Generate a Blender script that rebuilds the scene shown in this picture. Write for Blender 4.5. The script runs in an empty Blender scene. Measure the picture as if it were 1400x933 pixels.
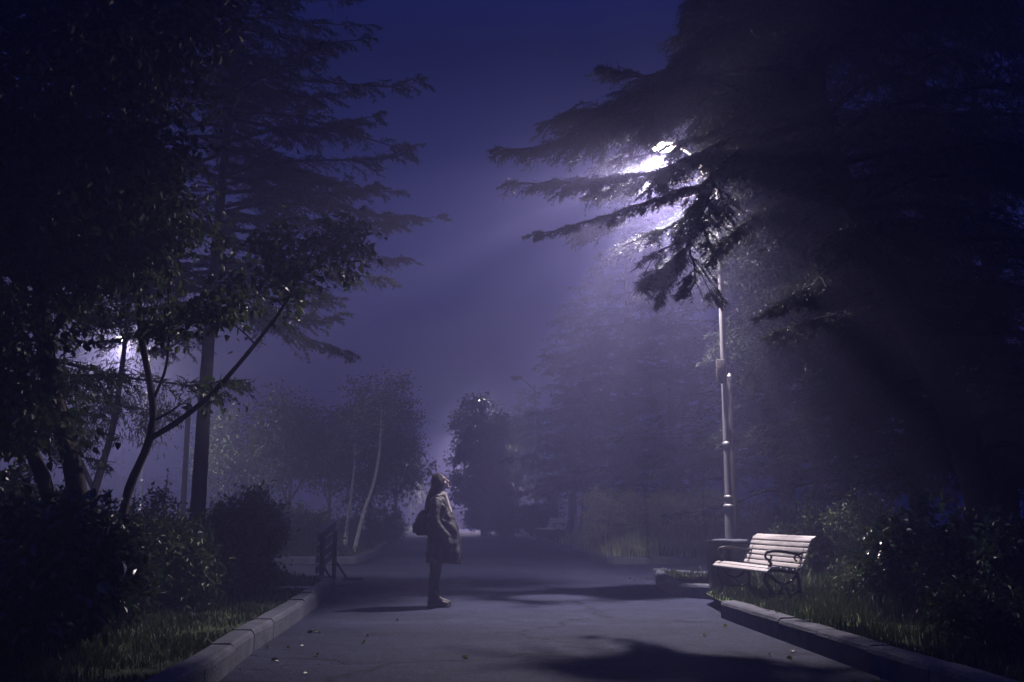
import bpy, bmesh, math, random
import numpy as np
from mathutils import Vector, Matrix
R = math.radians
C = bpy.context.scene.collection
scene = bpy.context.scene

# ---------------------------------------------------------------- camera maths
F = 1361.1; CX, CY = 700.0, 466.5; TH = math.atan(233.5 / F); CH = 1.2
def ray(px, py):
    u = (px - CX) / F; v = (CY - py) / F
    return np.array([u, math.cos(TH) - v * math.sin(TH), math.sin(TH) + v * math.cos(TH)])
def P(px, py, D):
    r = ray(px, py); s = D / r[1]
    return np.array([r[0] * s, D, CH + r[2] * s])
def G(px, py, z=0.0):
    r = ray(px, py); s = (z - CH) / r[2]
    return np.array([r[0] * s, r[1] * s, z])
UP = np.array([0, 0, 1.0])
def nrm(a):
    a = np.asarray(a, float)
    return a / np.maximum(np.linalg.norm(a, axis=-1, keepdims=True), 1e-9)

# ---------------------------------------------------------------- mesh builder
class MB:
    def __init__(s): s.V = []; s.Fc = []; s.n = 0
    def add(s, V, Fc):
        V = np.asarray(V, np.float32).reshape(-1, 3)
        s.V.append(V)
        if isinstance(Fc, np.ndarray): s.Fc.append(Fc.astype(np.int32) + s.n)
        else:
            by = {}
            for f in Fc: by.setdefault(len(f), []).append(f)
            for k, l in by.items(): s.Fc.append(np.array(l, np.int32) + s.n)
        s.n += len(V)
    def join(s, o, off=None):
        if not o.V: return
        V = np.concatenate(o.V)
        if off is not None: V = V + off
        s.V.append(V)
        for f in o.Fc: s.Fc.append(f + s.n)
        s.n += len(V)
    def mesh(s, name, mat=None, smooth=True, flat=False):
        me = bpy.data.meshes.new(name)
        V = np.concatenate(s.V).astype(np.float32)
        loops = np.concatenate([f.ravel() for f in s.Fc])
        tot = np.concatenate([np.full(len(f), f.shape[1], np.int32) for f in s.Fc])
        st = np.zeros(len(tot), np.int32); st[1:] = np.cumsum(tot)[:-1]
        me.vertices.add(len(V)); me.vertices.foreach_set('co', V.ravel())
        me.loops.add(len(loops)); me.loops.foreach_set('vertex_index', loops.astype(np.int32))
        me.polygons.add(len(tot)); me.polygons.foreach_set('loop_start', st)
        try: me.polygons.foreach_set('loop_total', tot)
        except Exception: pass
        me.update(calc_edges=True)
        me.polygons.foreach_set('use_smooth', np.full(len(tot), not flat, bool))
        if mat: me.materials.append(mat)
        return me
    def build(s, name, mat, parent=None, flat=False, loc=None):
        o = bpy.data.objects.new(name, s.mesh(name, mat, flat=flat))
        C.objects.link(o)
        if parent is not None: o.parent = parent
        if loc is not None: o.location = loc
        return o

def tube(mb, pts, rad, n=8, cap=True, sx=1.0, ref=None, rough=0):
    pts = np.asarray(pts, float); K = len(pts)
    rad = np.broadcast_to(np.asarray(rad, float), (K,))
    T = np.gradient(pts, axis=0); T = nrm(T)
    ref = UP if ref is None else np.asarray(ref, float)
    A = np.cross(T, ref)
    bad = np.linalg.norm(A, axis=1) < 0.25
    if bad.any():
        A2 = np.cross(T, np.array([0.0, 1, 0.01])); 
        if bad.sum() > K * .4: A = A2
        else: A[bad] = A2[bad]
    A = nrm(A)
    for i in range(1, K):
        a = A[i - 1] - T[i] * np.dot(A[i - 1], T[i]); A[i] = nrm(a)
    B = np.cross(A, T)
    th = np.arange(n) * 2 * np.pi / n
    V = pts[:, None, :] + rad[:, None, None] * (np.cos(th)[None, :, None] * A[:, None, :] * sx + np.sin(th)[None, :, None] * B[:, None, :])
    if rough:
        ss = np.r_[0, np.cumsum(np.linalg.norm(np.diff(pts, axis=0), axis=1))][:, None]; tt = th[None, :]
        w = rough * (np.sin(5 * tt + ss * 1.3 + np.sin(ss * 2.1)) * .5 + np.sin(11 * tt - ss * 2.3 + 2 * np.sin(ss * 3)) * .4 + np.sin(3 * tt + ss * 6.1) * np.sin(ss * 9 + tt * 2) * .6)
        V = pts[:, None, :] + (V - pts[:, None, :]) * (1 + w)[..., None]
    Fc = []
    for k in range(K - 1):
        for j in range(n):
            Fc.append((k * n + j, k * n + (j + 1) % n, (k + 1) * n + (j + 1) % n, (k + 1) * n + j))
    if cap:
        Fc.append(tuple(range(n))[::-1]); Fc.append(tuple((K - 1) * n + j for j in range(n)))
    mb.add(V.reshape(-1, 3), Fc)

def box(mb, c, s, rot=None, bev=0.0):
    """box with optionally bevelled vertical+horizontal edges (bmesh bevel)"""
    bm = bmesh.new(); bmesh.ops.create_cube(bm, size=1)
    for v in bm.verts: v.co = Vector((v.co.x * s[0], v.co.y * s[1], v.co.z * s[2]))
    if bev > 0: bmesh.ops.bevel(bm, geom=bm.edges[:], offset=bev, segments=2, affect='EDGES', profile=.5)
    M = rot if rot is not None else Matrix.Identity(3)
    V = [tuple(M @ v.co + Vector(c)) for v in bm.verts]
    bm.verts.index_update()
    Fc = [tuple(v.index for v in f.verts) for f in bm.faces]
    bm.free(); mb.add(V, Fc)

def lathe(mb, prof, c=(0, 0, 0), n=24):
    prof = np.asarray(prof, float); K = len(prof)
    th = np.arange(n) * 2 * np.pi / n
    V = np.stack([prof[:, 0][:, None] * np.cos(th), prof[:, 0][:, None] * np.sin(th), np.repeat(prof[:, 1][:, None], n, 1)], -1) + np.asarray(c)
    Fc = [(k * n + j, k * n + (j + 1) % n, (k + 1) * n + (j + 1) % n, (k + 1) * n + j) for k in range(K - 1) for j in range(n)]
    Fc.append(tuple(range(n))[::-1]); Fc.append(tuple((K - 1) * n + j for j in range(n)))
    mb.add(V.reshape(-1, 3), Fc)

def sticks(mb, P0, P1, r0, r1):
    """N thin three-sided prisms"""
    P0 = np.asarray(P0).reshape(-1, 3); P1 = np.asarray(P1).reshape(-1, 3); N = len(P0)
    r0 = np.broadcast_to(r0, (N,)); r1 = np.broadcast_to(r1, (N,))
    T = nrm(P1 - P0); A = nrm(np.cross(T, UP + 0.013)); B = np.cross(A, T)
    V = np.empty((N, 6, 3))
    for j in range(3):
        a = j * 2.0944
        d = math.cos(a) * A + math.sin(a) * B
        V[:, j] = P0 + d * r0[:, None]; V[:, 3 + j] = P1 + d * r1[:, None]
    base = (np.arange(N) * 6)[:, None]
    Fc = np.concatenate([base + np.array([[0, 1, 4, 3]]), base + np.array([[1, 2, 5, 4]]), base + np.array([[2, 0, 3, 5]])])
    mb.add(V.reshape(-1, 3), Fc)

def needles(mb, Pb, Dr, L, W, rng):
    N = len(Pb)
    S = nrm(np.cross(Dr, rng.normal(size=(N, 3)))) * (np.broadcast_to(W, (N,)) / 2)[:, None]
    V = np.stack([Pb - S, Pb + S, Pb + Dr * np.broadcast_to(L, (N,))[:, None]], 1)
    mb.add(V.reshape(-1, 3), np.arange(N * 3).reshape(N, 3))

def leaves(mb, Pb, Dr, L, W, rng, fold=.25, simple=False):
    N = len(Pb); Dr = nrm(Dr)
    L = np.broadcast_to(L, (N,))[:, None]; W = np.broadcast_to(W, (N,))[:, None]
    up = nrm(rng.normal(size=(N, 3)) * .7 + UP)
    S = nrm(np.cross(Dr, up)); Nn = np.cross(S, Dr)
    tip = Pb + Dr * L - Nn * L * .18
    if simple:
        V = np.stack([Pb, Pb + Dr * L * .45 + S * W * .5 + Nn * W * fold * .6, tip, Pb + Dr * L * .45 - S * W * .5 + Nn * W * fold * .6], 1)
        mb.add(V.reshape(-1, 3), np.arange(N * 4).reshape(N, 4)); return
    a = Pb + Dr * L * .3; b = Pb + Dr * L * .68 - Nn * L * .05
    V = np.stack([Pb, a + S * W * .5 + Nn * W * fold, b + S * W * .36 + Nn * W * fold * .7, tip,
                  b - S * W * .36 + Nn * W * fold * .7, a - S * W * .5 + Nn * W * fold], 1)
    base = (np.arange(N) * 6)[:, None]
    mb.add(V.reshape(-1, 3), np.concatenate([base + np.array([[0, 1, 2, 3]]), base + np.array([[0, 3, 4, 5]])]))

# ---------------------------------------------------------------- materials
def mat(name, base=(.5, .5, .5), rough=.6, spec=.5, metal=0, var=.25, scale=8, bump=.0, bscale=40, var2=None, coat=0, transl=0, stretch=(1, 1, 1), tcol=None, coords='Object', obj_random=0):
    m = bpy.data.materials.new(name); m.use_nodes = True
    nt = m.node_tree; N = nt.nodes; Lk = nt.links
    b = N['Principled BSDF']; out = N['Material Output']
    b.inputs['Roughness'].default_value = rough; b.inputs['Metallic'].default_value = metal
    b.inputs['Specular IOR Level'].default_value = spec
    b.inputs['Coat Weight'].default_value = coat
    tc = N.new('ShaderNodeTexCoord'); mp = N.new('ShaderNodeMapping'); mp.inputs['Scale'].default_value = stretch
    Lk.new(tc.outputs[coords], mp.inputs[0])
    nz = N.new('ShaderNodeTexNoise'); nz.inputs['Scale'].default_value = scale; nz.inputs['Detail'].default_value = 6
    nz.inputs['Roughness'].default_value = .65
    Lk.new(mp.outputs[0], nz.inputs['Vector'])
    cr = N.new('ShaderNodeValToRGB')
    lo = tuple(c * (1 - var) for c in base); hi = tuple(min(1, c * (1 + var)) for c in (var2 or base))
    cr.color_ramp.elements[0].position = .32; cr.color_ramp.elements[1].position = .68
    cr.color_ramp.elements[0].color = (*lo, 1); cr.color_ramp.elements[1].color = (*hi, 1)
    Lk.new(nz.outputs['Fac'], cr.inputs[0]); Lk.new(cr.outputs[0], b.inputs['Base Color'])
    if bump:
        n2 = N.new('ShaderNodeTexNoise'); n2.inputs['Scale'].default_value = bscale; n2.inputs['Detail'].default_value = 5
        Lk.new(mp.outputs[0], n2.inputs['Vector'])
        bp = N.new('ShaderNodeBump'); bp.inputs['Strength'].default_value = bump; bp.inputs['Distance'].default_value = .02
        Lk.new(n2.outputs['Fac'], bp.inputs['Height']); Lk.new(bp.outputs[0], b.inputs['Normal'])
    if transl:
        t = N.new('ShaderNodeBsdfTranslucent'); mx = N.new('ShaderNodeMixShader'); mx.inputs[0].default_value = transl
        t.inputs[0].default_value = (*(tcol or base), 1)
        Lk.new(b.outputs[0], mx.inputs[1]); Lk.new(t.outputs[0], mx.inputs[2]); Lk.new(mx.outputs[0], out.inputs[0])
    return m

def asphalt_mat():
    m = bpy.data.materials.new('asphalt'); m.use_nodes = True
    nt = m.node_tree; N = nt.nodes; Lk = nt.links; b = N['Principled BSDF']
    tc = N.new('ShaderNodeTexCoord')
    def noise(scale, detail, st=(1, 1, 1), rough=.6):
        mp = N.new('ShaderNodeMapping'); mp.inputs['Scale'].default_value = st
        Lk.new(tc.outputs['Object'], mp.inputs[0])
        n = N.new('ShaderNodeTexNoise'); n.inputs['Scale'].default_value = scale; n.inputs['Detail'].default_value = detail
        n.inputs['Roughness'].default_value = rough
        Lk.new(mp.outputs[0], n.inputs['Vector']); return n
    big = noise(.55, 5, (.45, 1.5, 1)); mid = noise(3.5, 6, (.6, 1.3, 1), .7); fine = noise(45, 4, (1, 1, 1), .75); grit = noise(260, 2)
    def mapr(n, a, b_, c, d):
        r = N.new('ShaderNodeMapRange'); r.inputs[1].default_value = a; r.inputs[2].default_value = b_; r.inputs[3].default_value = c; r.inputs[4].default_value = d
        Lk.new(n, r.inputs[0]); return r.outputs[0]
    def mul(a, b_):
        r = N.new('ShaderNodeMath'); r.operation = 'MULTIPLY'; Lk.new(a, r.inputs[0]); Lk.new(b_, r.inputs[1]); return r.outputs[0]
    # cracks
    mpw = N.new('ShaderNodeMapping'); mpw.inputs['Scale'].default_value = (.5, 1.0, 1)
    wn = noise(1.7, 4); addv = N.new('ShaderNodeVectorMath'); addv.operation = 'MULTIPLY_ADD'
    addv.inputs[1].default_value = (.9, .9, 0)
    Lk.new(wn.outputs['Color'], addv.inputs[0]); Lk.new(tc.outputs['Object'], addv.inputs[2])
    Lk.new(addv.outputs[0], mpw.inputs[0])
    vo = N.new('ShaderNodeTexVoronoi'); vo.feature = 'DISTANCE_TO_EDGE'; vo.inputs['Scale'].default_value = .55
    Lk.new(mpw.outputs[0], vo.inputs['Vector'])
    crack = mapr(vo.outputs['Distance'], .0, .016, .45, 1.0)
    gvo = N.new('ShaderNodeTexVoronoi'); gvo.inputs['Scale'].default_value = 32; Lk.new(tc.outputs['Object'], gvo.inputs['Vector'])
    gr_ = mapr(gvo.outputs['Color'], .0, 1.0, .55, 1.5); f = mul(gr_, mul(mul(mapr(big.outputs['Fac'], .3, .7, .68, 1.25), mapr(mid.outputs['Fac'], .3, .7, .68, 1.3)), mul(mapr(fine.outputs['Fac'], .3, .7, .5, 1.5), crack)))
    cb = N.new('ShaderNodeVectorMath'); cb.operation = 'SCALE'; cb.inputs[0].default_value = (.023, .028, .054)
    Lk.new(f, cb.inputs['Scale']); Lk.new(cb.outputs[0], b.inputs['Base Color'])
    b.inputs['Roughness'].default_value = .85; b.inputs['Specular IOR Level'].default_value = .15
    ad = N.new('ShaderNodeMath'); ad.operation = 'ADD'; Lk.new(fine.outputs['Fac'], ad.inputs[0]); Lk.new(crack, ad.inputs[1])
    bp = N.new('ShaderNodeBump'); bp.inputs['Strength'].default_value = .9; bp.inputs['Distance'].default_value = .02
    Lk.new(ad.outputs[0], bp.inputs['Height']); Lk.new(bp.outputs[0], b.inputs['Normal'])
    return m

M = {}
M['asphalt'] = asphalt_mat()
M['soil'] = mat('dark_soil', (.045, .045, .03), .95, .2, var=.5, scale=3, bump=.8, bscale=30, var2=(.05, .065, .03))
M['lawn'] = mat('lawn_soil', (.03, .042, .02), .95, .2, var=.5, scale=2.5, bump=.9, bscale=60, var2=(.05, .08, .028))
M['kerb'] = mat('kerb_concrete', (.065, .072, .095), .85, .3, var=.35, scale=5, bump=.7, bscale=35)
M['paving'] = mat('worn_concrete', (.25, .25, .26), .85, .3, var=.3, scale=5, bump=.5, bscale=35)
M['bark'] = mat('bark', (.028, .025, .022), .9, .2, var=.45, scale=9, bump=1, bscale=22, stretch=(1, 1, .22))
M['barkpale'] = mat('pale_bark', (.42, .41, .40), .8, .3, var=.35, scale=6, bump=.4, bscale=22, stretch=(1, 1, 2.2))
M['cedarbark'] = mat('cedar_bark', (.014, .013, .012), .9, .1, var=.4, scale=10, bump=1, bscale=26)
M['leaf'] = mat('leaf_green', (.03, .05, .019), .55, .5, var=.35, scale=3.5, var2=(.042, .07, .024), transl=.25, tcol=(.05, .085, .024))
M['leafdark'] = mat('leaf_dark_glossy', (.018, .034, .018), .26, .65, var=.35, scale=3.5, transl=.12, tcol=(.05, .1, .03), coat=.2)
M['leafbright'] = mat('leaf_yellow_green', (.05, .075, .022), .45, .5, var=.35, scale=3.5, transl=.3, tcol=(.08, .13, .03))
M['needle'] = mat('needle_green', (.014, .024, .018), .6, .25, var=.35, scale=2.5, transl=.12, tcol=(.06, .1, .06))
M['cedarneedle'] = mat('cedar_needle', (.02, .032, .027), .55, .25, var=.3, scale=2.5, transl=.12, tcol=(.05, .07, .05))
M['grass'] = mat('grass_blade', (.02, .028, .012), .6, .35, var=.5, scale=1.3, var2=(.03, .042, .016), transl=.25, tcol=(.035, .055, .018))
M['metal'] = mat('galvanised_steel', (.3, .3, .32), .42, .5, metal=.6, var=.2, scale=14, bump=.15, bscale=60)
M['polepaint'] = mat('grey_pole_paint', (.22, .22, .235), .4, .5, metal=.2, var=.22, scale=9, stretch=(1, 1, .4), bump=.1, bscale=50)
M['iron'] = mat('black_cast_iron', (.014, .014, .016), .38, .5, metal=.3, var=.3, scale=20, bump=.3, bscale=60)
M['slat'] = mat('painted_bench_slat', (.40, .385, .375), .45, .5, var=.22, scale=7, stretch=(1, .12, 1), bump=.25, bscale=40, coat=.25)
M['board'] = mat('weathered_board', (.16, .16, .165), .75, .3, var=.35, scale=10, stretch=(1, .15, 1), bump=.4, bscale=40)
M['darkwood'] = mat('dark_timber', (.04, .036, .035), .8, .3, var=.35, scale=10, bump=.5, bscale=30)
M['post'] = mat('old_post_wood', (.02, .018, .018), .85, .3, var=.3, scale=8, stretch=(1, 1, .15), bump=.6, bscale=30)
M['skin'] = mat('skin', (.34, .27, .26), .45, .45, var=.08, scale=12)
M['coat'] = mat('coat_cloth', (.014, .015, .022), .62, .35, var=.2, scale=10, bump=.35, bscale=16)
M['scarf'] = mat('pale_fur_collar', (.4, .38, .36), .85, .2, var=.3, scale=40, bump=1, bscale=90)
M['jeans'] = mat('dark_trouser_cloth', (.018, .018, .024), .8, .25, var=.25, scale=18, bump=.3, bscale=60)
M['boot'] = mat('boot_leather', (.016, .014, .015), .6, .5, var=.3, scale=18, bump=.2, bscale=40)
M['hair'] = mat('dark_brown_hair', (.012, .009, .008), .62, .5, var=.4, scale=14, stretch=(6, 6, .6), bump=.7, bscale=60)
M['bag'] = mat('backpack_cloth', (.022, .018, .022), .6, .4, var=.25, scale=18, bump=.4, bscale=60)
M['sole'] = mat('rubber', (.01, .01, .01), .8, .3, var=.2)

def emis(name, col, s):
    m = bpy.data.materials.new(name); m.use_nodes = True
    b = m.node_tree.nodes['Principled BSDF']
    b.inputs['Base Color'].default_value = (.8, .8, .8, 1)
    b.inputs['Emission Color'].default_value = (*col, 1); b.inputs['Emission Strength'].default_value = s
    return m
LAMPCOL = (1.0, .80, .82)
M['glow'] = emis('lit_lamp_glass', (1, .86, .68), 30)
M['glass_off'] = mat('unlit_lamp_glass', (.5, .5, .5), .2, .5, var=.05)

# ---------------------------------------------------------------- tagging
def tag(o, label=None, cat=None, group=None, kind=None):
    if label: o['label'] = label
    if cat: o['category'] = cat
    if group: o['group'] = group
    if kind: o['kind'] = kind
    return o
def thing(name, loc, label, cat, group=None, rz=0):
    o = bpy.data.objects.new(name, None); C.objects.link(o)
    o.empty_display_size = .2
    o.location = tuple(float(v) for v in loc); o.rotation_euler.z = rz
    return tag(o, label, cat, group)
def dup(root, loc, rz=0, s=1.0, label=None):
    r = root.copy(); C.objects.link(r); r.location = tuple(float(v) for v in loc); r.rotation_euler.z = rz
    r.scale = (s, s, s) if not isinstance(s, tuple) else s
    if label: r['label'] = label
    for ch in root.children:
        c = ch.copy(); C.objects.link(c); c.parent = r
        for g in ch.children:
            d = g.copy(); C.objects.link(d); d.parent = c
    return r

# ================================================================ SETTING
def flat_poly(name, pts, z, m, res=None):
    bm = bmesh.new()
    vs = [bm.verts.new((float(p[0]), float(p[1]), z)) for p in pts]
    f = bm.faces.new(vs); f.normal_update()
    if f.normal.z < 0: f.normal_flip()
    bmesh.ops.triangulate(bm, faces=bm.faces[:])
    me = bpy.data.meshes.new(name); bm.to_mesh(me); bm.free(); me.materials.append(m)
    o = bpy.data.objects.new(name, me); C.objects.link(o); o['kind'] = 'structure'; return o

flat_poly('ground', [(-110, -12), (110, -12), (110, 230), (-110, 230)], -.03, M['soil'])
KL = [G(*p)[:2] for p in [(298, 933), (346, 891), (404, 853), (456, 812)]]
KL = [KL[0] + (KL[0] - KL[1]) * 3.5 * np.array([1, 1])] + KL + [np.array([-2.72, 15.9]), np.array([-3.0, 16.5])]
KL[0] = np.array([-1.75, 1.0])
KLF = [np.array([-30, 23.4]), np.array([-12, 22.9])] + [G(*p)[:2] for p in [(400, 772), (487, 772), (513, 762), (530, 749), (546, 738), (575, 724), (592, 718)]]
KR = [G(985, 845)[:2], G(1060, 873)[:2], G(1140, 903)[:2], G(1220, 933)[:2], np.array([3.0, 4.6]), np.array([3.5, 1.0])]
KI = [G(1010, 787)[:2] + [0.0, .9], G(930, 788)[:2] + [0, .6], G(898, 790)[:2], G(895, 798)[:2], G(908, 808)[:2], G(925, 818)[:2], G(975, 820)[:2]]
KI = [np.array([4.2, 17.6]), np.array([2.9, 17.7])] + KI[2:]
KRF = [np.array([30, 23.2]), np.array([8, 22.6])] + [G(*p)[:2] for p in [(975, 772), (900, 772), (832, 772), (790, 761), (757, 748), (738, 741), (705, 729), (678, 721)]]
path_o = flat_poly('path', [(-9, -2), (9, -2), (9, 14), (34, 18), (34, 30), (9, 26), (4.5, 110), (-10.5, 110), (-9, 26), (-34, 30), (-34, 15), (-9, 14)], 0.0, M['asphalt'])
LZ = .14
def smooth_poly(pts, n=10):
    pts = np.asarray(pts, float)
    d = np.r_[0, np.cumsum(np.linalg.norm(np.diff(pts, axis=0), axis=1))]
    q = np.linspace(0, d[-1], max(3, int(d[-1] / .25)))
    out = np.stack([np.interp(q, d, pts[:, i]) for i in range(pts.shape[1])], 1)
    for _ in range(n):
        out[1:-1] = .25 * out[:-2] + .5 * out[1:-1] + .25 * out[2:]
    return out
def kerb(name, line, side, h=.19, w=.19, stone=1.0, seed=0):
    """line = foot of the kerb face on the path; side=+1 kerb body lies to the left of travel"""
    rng = np.random.default_rng(seed)
    ln = smooth_poly(line, 4)
    d = np.r_[0, np.cumsum(np.linalg.norm(np.diff(ln, axis=0), axis=1))]
    mb = MB(); s = 0
    while s < d[-1] - .05:
        far = np.interp(s, d, ln[:, 1])
        L = stone * rng.uniform(.93, 1.05) * (1 if far < 40 else 3)
        e = min(s + L - .006, d[-1])
        q = np.linspace(s, e, 5)
        p = np.stack([np.interp(q, d, ln[:, 0]), np.interp(q, d, ln[:, 1])], 1)
        t = np.gradient(p, axis=0); t /= np.linalg.norm(t, axis=1)[:, None]
        nn = np.stack([-t[:, 1], t[:, 0]], 1) * side
        dh = rng.uniform(-.006, .006); do = rng.uniform(-.006, .006); tl = rng.uniform(-.006, .006)
        prof = [(0, -.04), (0.0, h - .045), (.012, h - .015), (.035, h), (w - .02, h + .003), (w, h - .02), (w, -.04)]
        V = []
        for k in range(5):
            sh = .003 if k in (0, 4) else 0
            for (o, z) in prof:
                q2 = p[k] + nn[k] * (o + do + (sh if o < .02 else 0))
                V.append((q2[0], q2[1], z + (dh + tl * (k - 2) / 2 if z > 0 else 0) - (sh if z > h - .03 else 0) + rng.normal() * .0015))
        n = len(prof); Fc = []
        for k in range(4):
            for j in range(n - 1):
                f = (k * n + j, k * n + j + 1, (k + 1) * n + j + 1, (k + 1) * n + j)
                Fc.append(f if side > 0 else f[::-1])
        a = tuple(range(n)); b_ = tuple(4 * n + j for j in range(n))
        Fc += [a[::-1], b_] if side > 0 else [a, b_[::-1]]
        mb.add(V, Fc); s += L
    o = mb.build(name, M['kerb'], flat=True); o['kind'] = 'structure'
    return o, ln
_, kl = kerb('kerb', KL, +1, h=.19, w=.2, seed=1)
_, klf = kerb('kerb', KLF, +1, h=.17, w=.2, seed=2)
_, kr = kerb('kerb', KR, +1, h=.2, w=.2, seed=3)
_, ki = kerb('kerb', KI, +1, h=.19, w=.16, seed=4)
_, krf = kerb('kerb', KRF, -1, h=.17, w=.2, seed=5)
def offs(ln, d):
    t = np.gradient(ln, axis=0); t /= np.linalg.norm(t, axis=1)[:, None]
    return ln + np.stack([-t[:, 1], t[:, 0]], 1) * d
lawnL = np.vstack([offs(kl, .12), [(-3.6, 16.9), (-9, 17.3), (-34, 17.3), (-34, -6), (-1.9, -6)]])
lawnLF = np.vstack([offs(klf, .12), [(-4.4, 105), (-60, 105), (-60, 23.6)]])
lawnR = np.vstack([offs(ki, .1), [(2.55, 13.5), (2.5, 11.8)], offs(kr, .12), [(3.7, -4), (34, -4), (34, 19), (8, 17.8)]])
lawnRF = np.vstack([offs(krf, -.12), [(0.2, 105), (60, 105), (60, 23.4)]])
for nm, pl in (('lawn', lawnL), ('lawn', lawnLF), ('lawn', lawnR), ('lawn', lawnRF)):
    flat_poly(nm, pl, LZ, M['lawn'])

# concrete slab half sunk in the left lawn
mb = MB(); box(mb, (G(398, 806, LZ)[0], G(398, 806, LZ)[1] + .05, LZ + .004), (.62, .3, .05), bev=.012)
tag(mb.build('slab', M['paving'], flat=True), 'flat pale concrete slab sunk in the grass near the wooden barrier', 'slab')

# ---------------------------------------------------------------- grass
def inpoly(pts, poly):
    x, y = pts[:, 0], pts[:, 1]; c = np.zeros(len(pts), bool); j = len(poly) - 1
    for i in range(len(poly)):
        xi, yi = poly[i]; xj, yj = poly[j]
        c ^= ((yi > y) != (yj > y)) & (x < (xj - xi) * (y - yi) / (yj - yi + 1e-12) + xi)
        j = i
    return c
def blades(mb, pts, hgt, wid, rng, z=LZ, lean=.35):
    N = len(pts)
    a = rng.uniform(0, 2 * np.pi, N); S = np.stack([np.cos(a), np.sin(a), np.zeros(N)], 1)
    b_ = rng.uniform(0, 2 * np.pi, N); Ld = np.stack([np.cos(b_), np.sin(b_), np.zeros(N)], 1) * (rng.uniform(.1, 1, N) * lean * 2)[:, None]
    B = np.c_[pts, np.full(N, z - .01)]
    H = hgt[:, None]; W = wid[:, None] / 2
    m1 = B + (UP * .55 + Ld * .18) * H; tp = B + (UP * .92 + Ld * .75) * H
    V = np.stack([B - S * W, B + S * W, m1 + S * W * .8, m1 - S * W * .8, tp], 1)
    base = (np.arange(N) * 5)[:, None]
    mb.add(V.reshape(-1, 3), base + np.array([[0, 1, 2, 3]])); 
    mb.Fc.append((base + np.array([[3, 2, 4]]) + (mb.n - N * 5)).astype(np.int32))
def grass_patch(poly, N, x0, x1, y0, y1, hf, seed, wid=.006):
    rng = np.random.default_rng(seed); mb = MB()
    # density falls with distance; clumpy
    y = y0 * (y1 / y0) ** rng.uniform(0, 1, N * 2); x = rng.uniform(x0, x1, N * 2)
    p = np.stack([x, y], 1)
    cl = np.sin(x * 3.1 + 1.3 * np.sin(y * 2.3)) * np.sin(y * 2.7 + 1.7 * np.sin(x * 1.9)) + .7 * np.sin(x * 9.1 + y * 4) * np.sin(y * 8.3 - x * 3)
    keep = inpoly(p, poly) & (rng.uniform(-1.6, 1.2, N * 2) < cl)
    keep &= (np.abs(x) < y * .56 + 1.2)
    p = p[keep][:N]; cl = cl[keep][:N]
    h = hf(p[:, 0], p[:, 1]) * rng.uniform(.45, 1.25, len(p)) * (1 + .35 * cl)
    blades(mb, p, np.maximum(h, .02), wid * (.7 + p[:, 1] / 12) * rng.uniform(.7, 1.3, len(p)), rng)
    o = mb.build('grass', M['grass'], flat=True); o['kind'] = 'stuff'; return o
def hL(x, y):
    d = np.clip(-2.4 - x, 0, 6); return .06 + .035 * d
M['weedleaf'] = mat('dry_weed_leaf', (.2, .24, .13), .6, .35, var=.4, scale=2.5, var2=(.26, .28, .17), transl=.3, tcol=(.2, .26, .13))
def hR(x, y):
    d = np.clip(x - 2.4 - np.clip(11 - y, 0, 9) * .12, 0, 8); return .07 + .085 * d
grass_patch(offs(kl, .19).tolist() + lawnL[-5:].tolist(), 90000, -9, -1.9, 4.5, 17, hL, 11)
grass_patch(lawnR, 80000, 2.2, 11, 4.5, 18.5, hR, 12)
grass_patch(offs(klf, .2).tolist() + [(-4.4, 105), (-60, 105), (-60, 23.8)], 22000, -14, 2, 22, 60, lambda x, y: .22 + 0 * x, 13, .009)
grass_patch(offs(krf, -.2).tolist() + [(0.2, 105), (60, 105), (60, 23.6)], 26000, .5, 16, 22, 60, lambda x, y: .26 + 0 * x, 14, .009)

_rng = np.random.default_rng(15); mb = MB(); n = 15000
_i = _rng.integers(0, len(krf) - 1, n * 2); _p = offs(krf, -.25)[_i] + _rng.normal(size=(n * 2, 2)) * .12
_d = _rng.uniform(0, 1, n * 2) ** 1.3 * 2.6; _p = _p + np.stack([_d * .7, _d], 1)
_k = (_p[:, 0] > 1.2) & (_p[:, 0] < 7.5) & (_p[:, 1] < 34) & (_p[:, 1] > 22.95); _p = _p[_k][:n]; _d = _d[_k][:n]
blades(mb, _p, (.35 + .45 * _d) * _rng.uniform(.5, 1.35, len(_p)), .022 * _rng.uniform(.6, 1.4, len(_p)), _rng, lean=.2)
o = mb.build('grass', M['weedleaf'], flat=True); o['kind'] = 'stuff'
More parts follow.
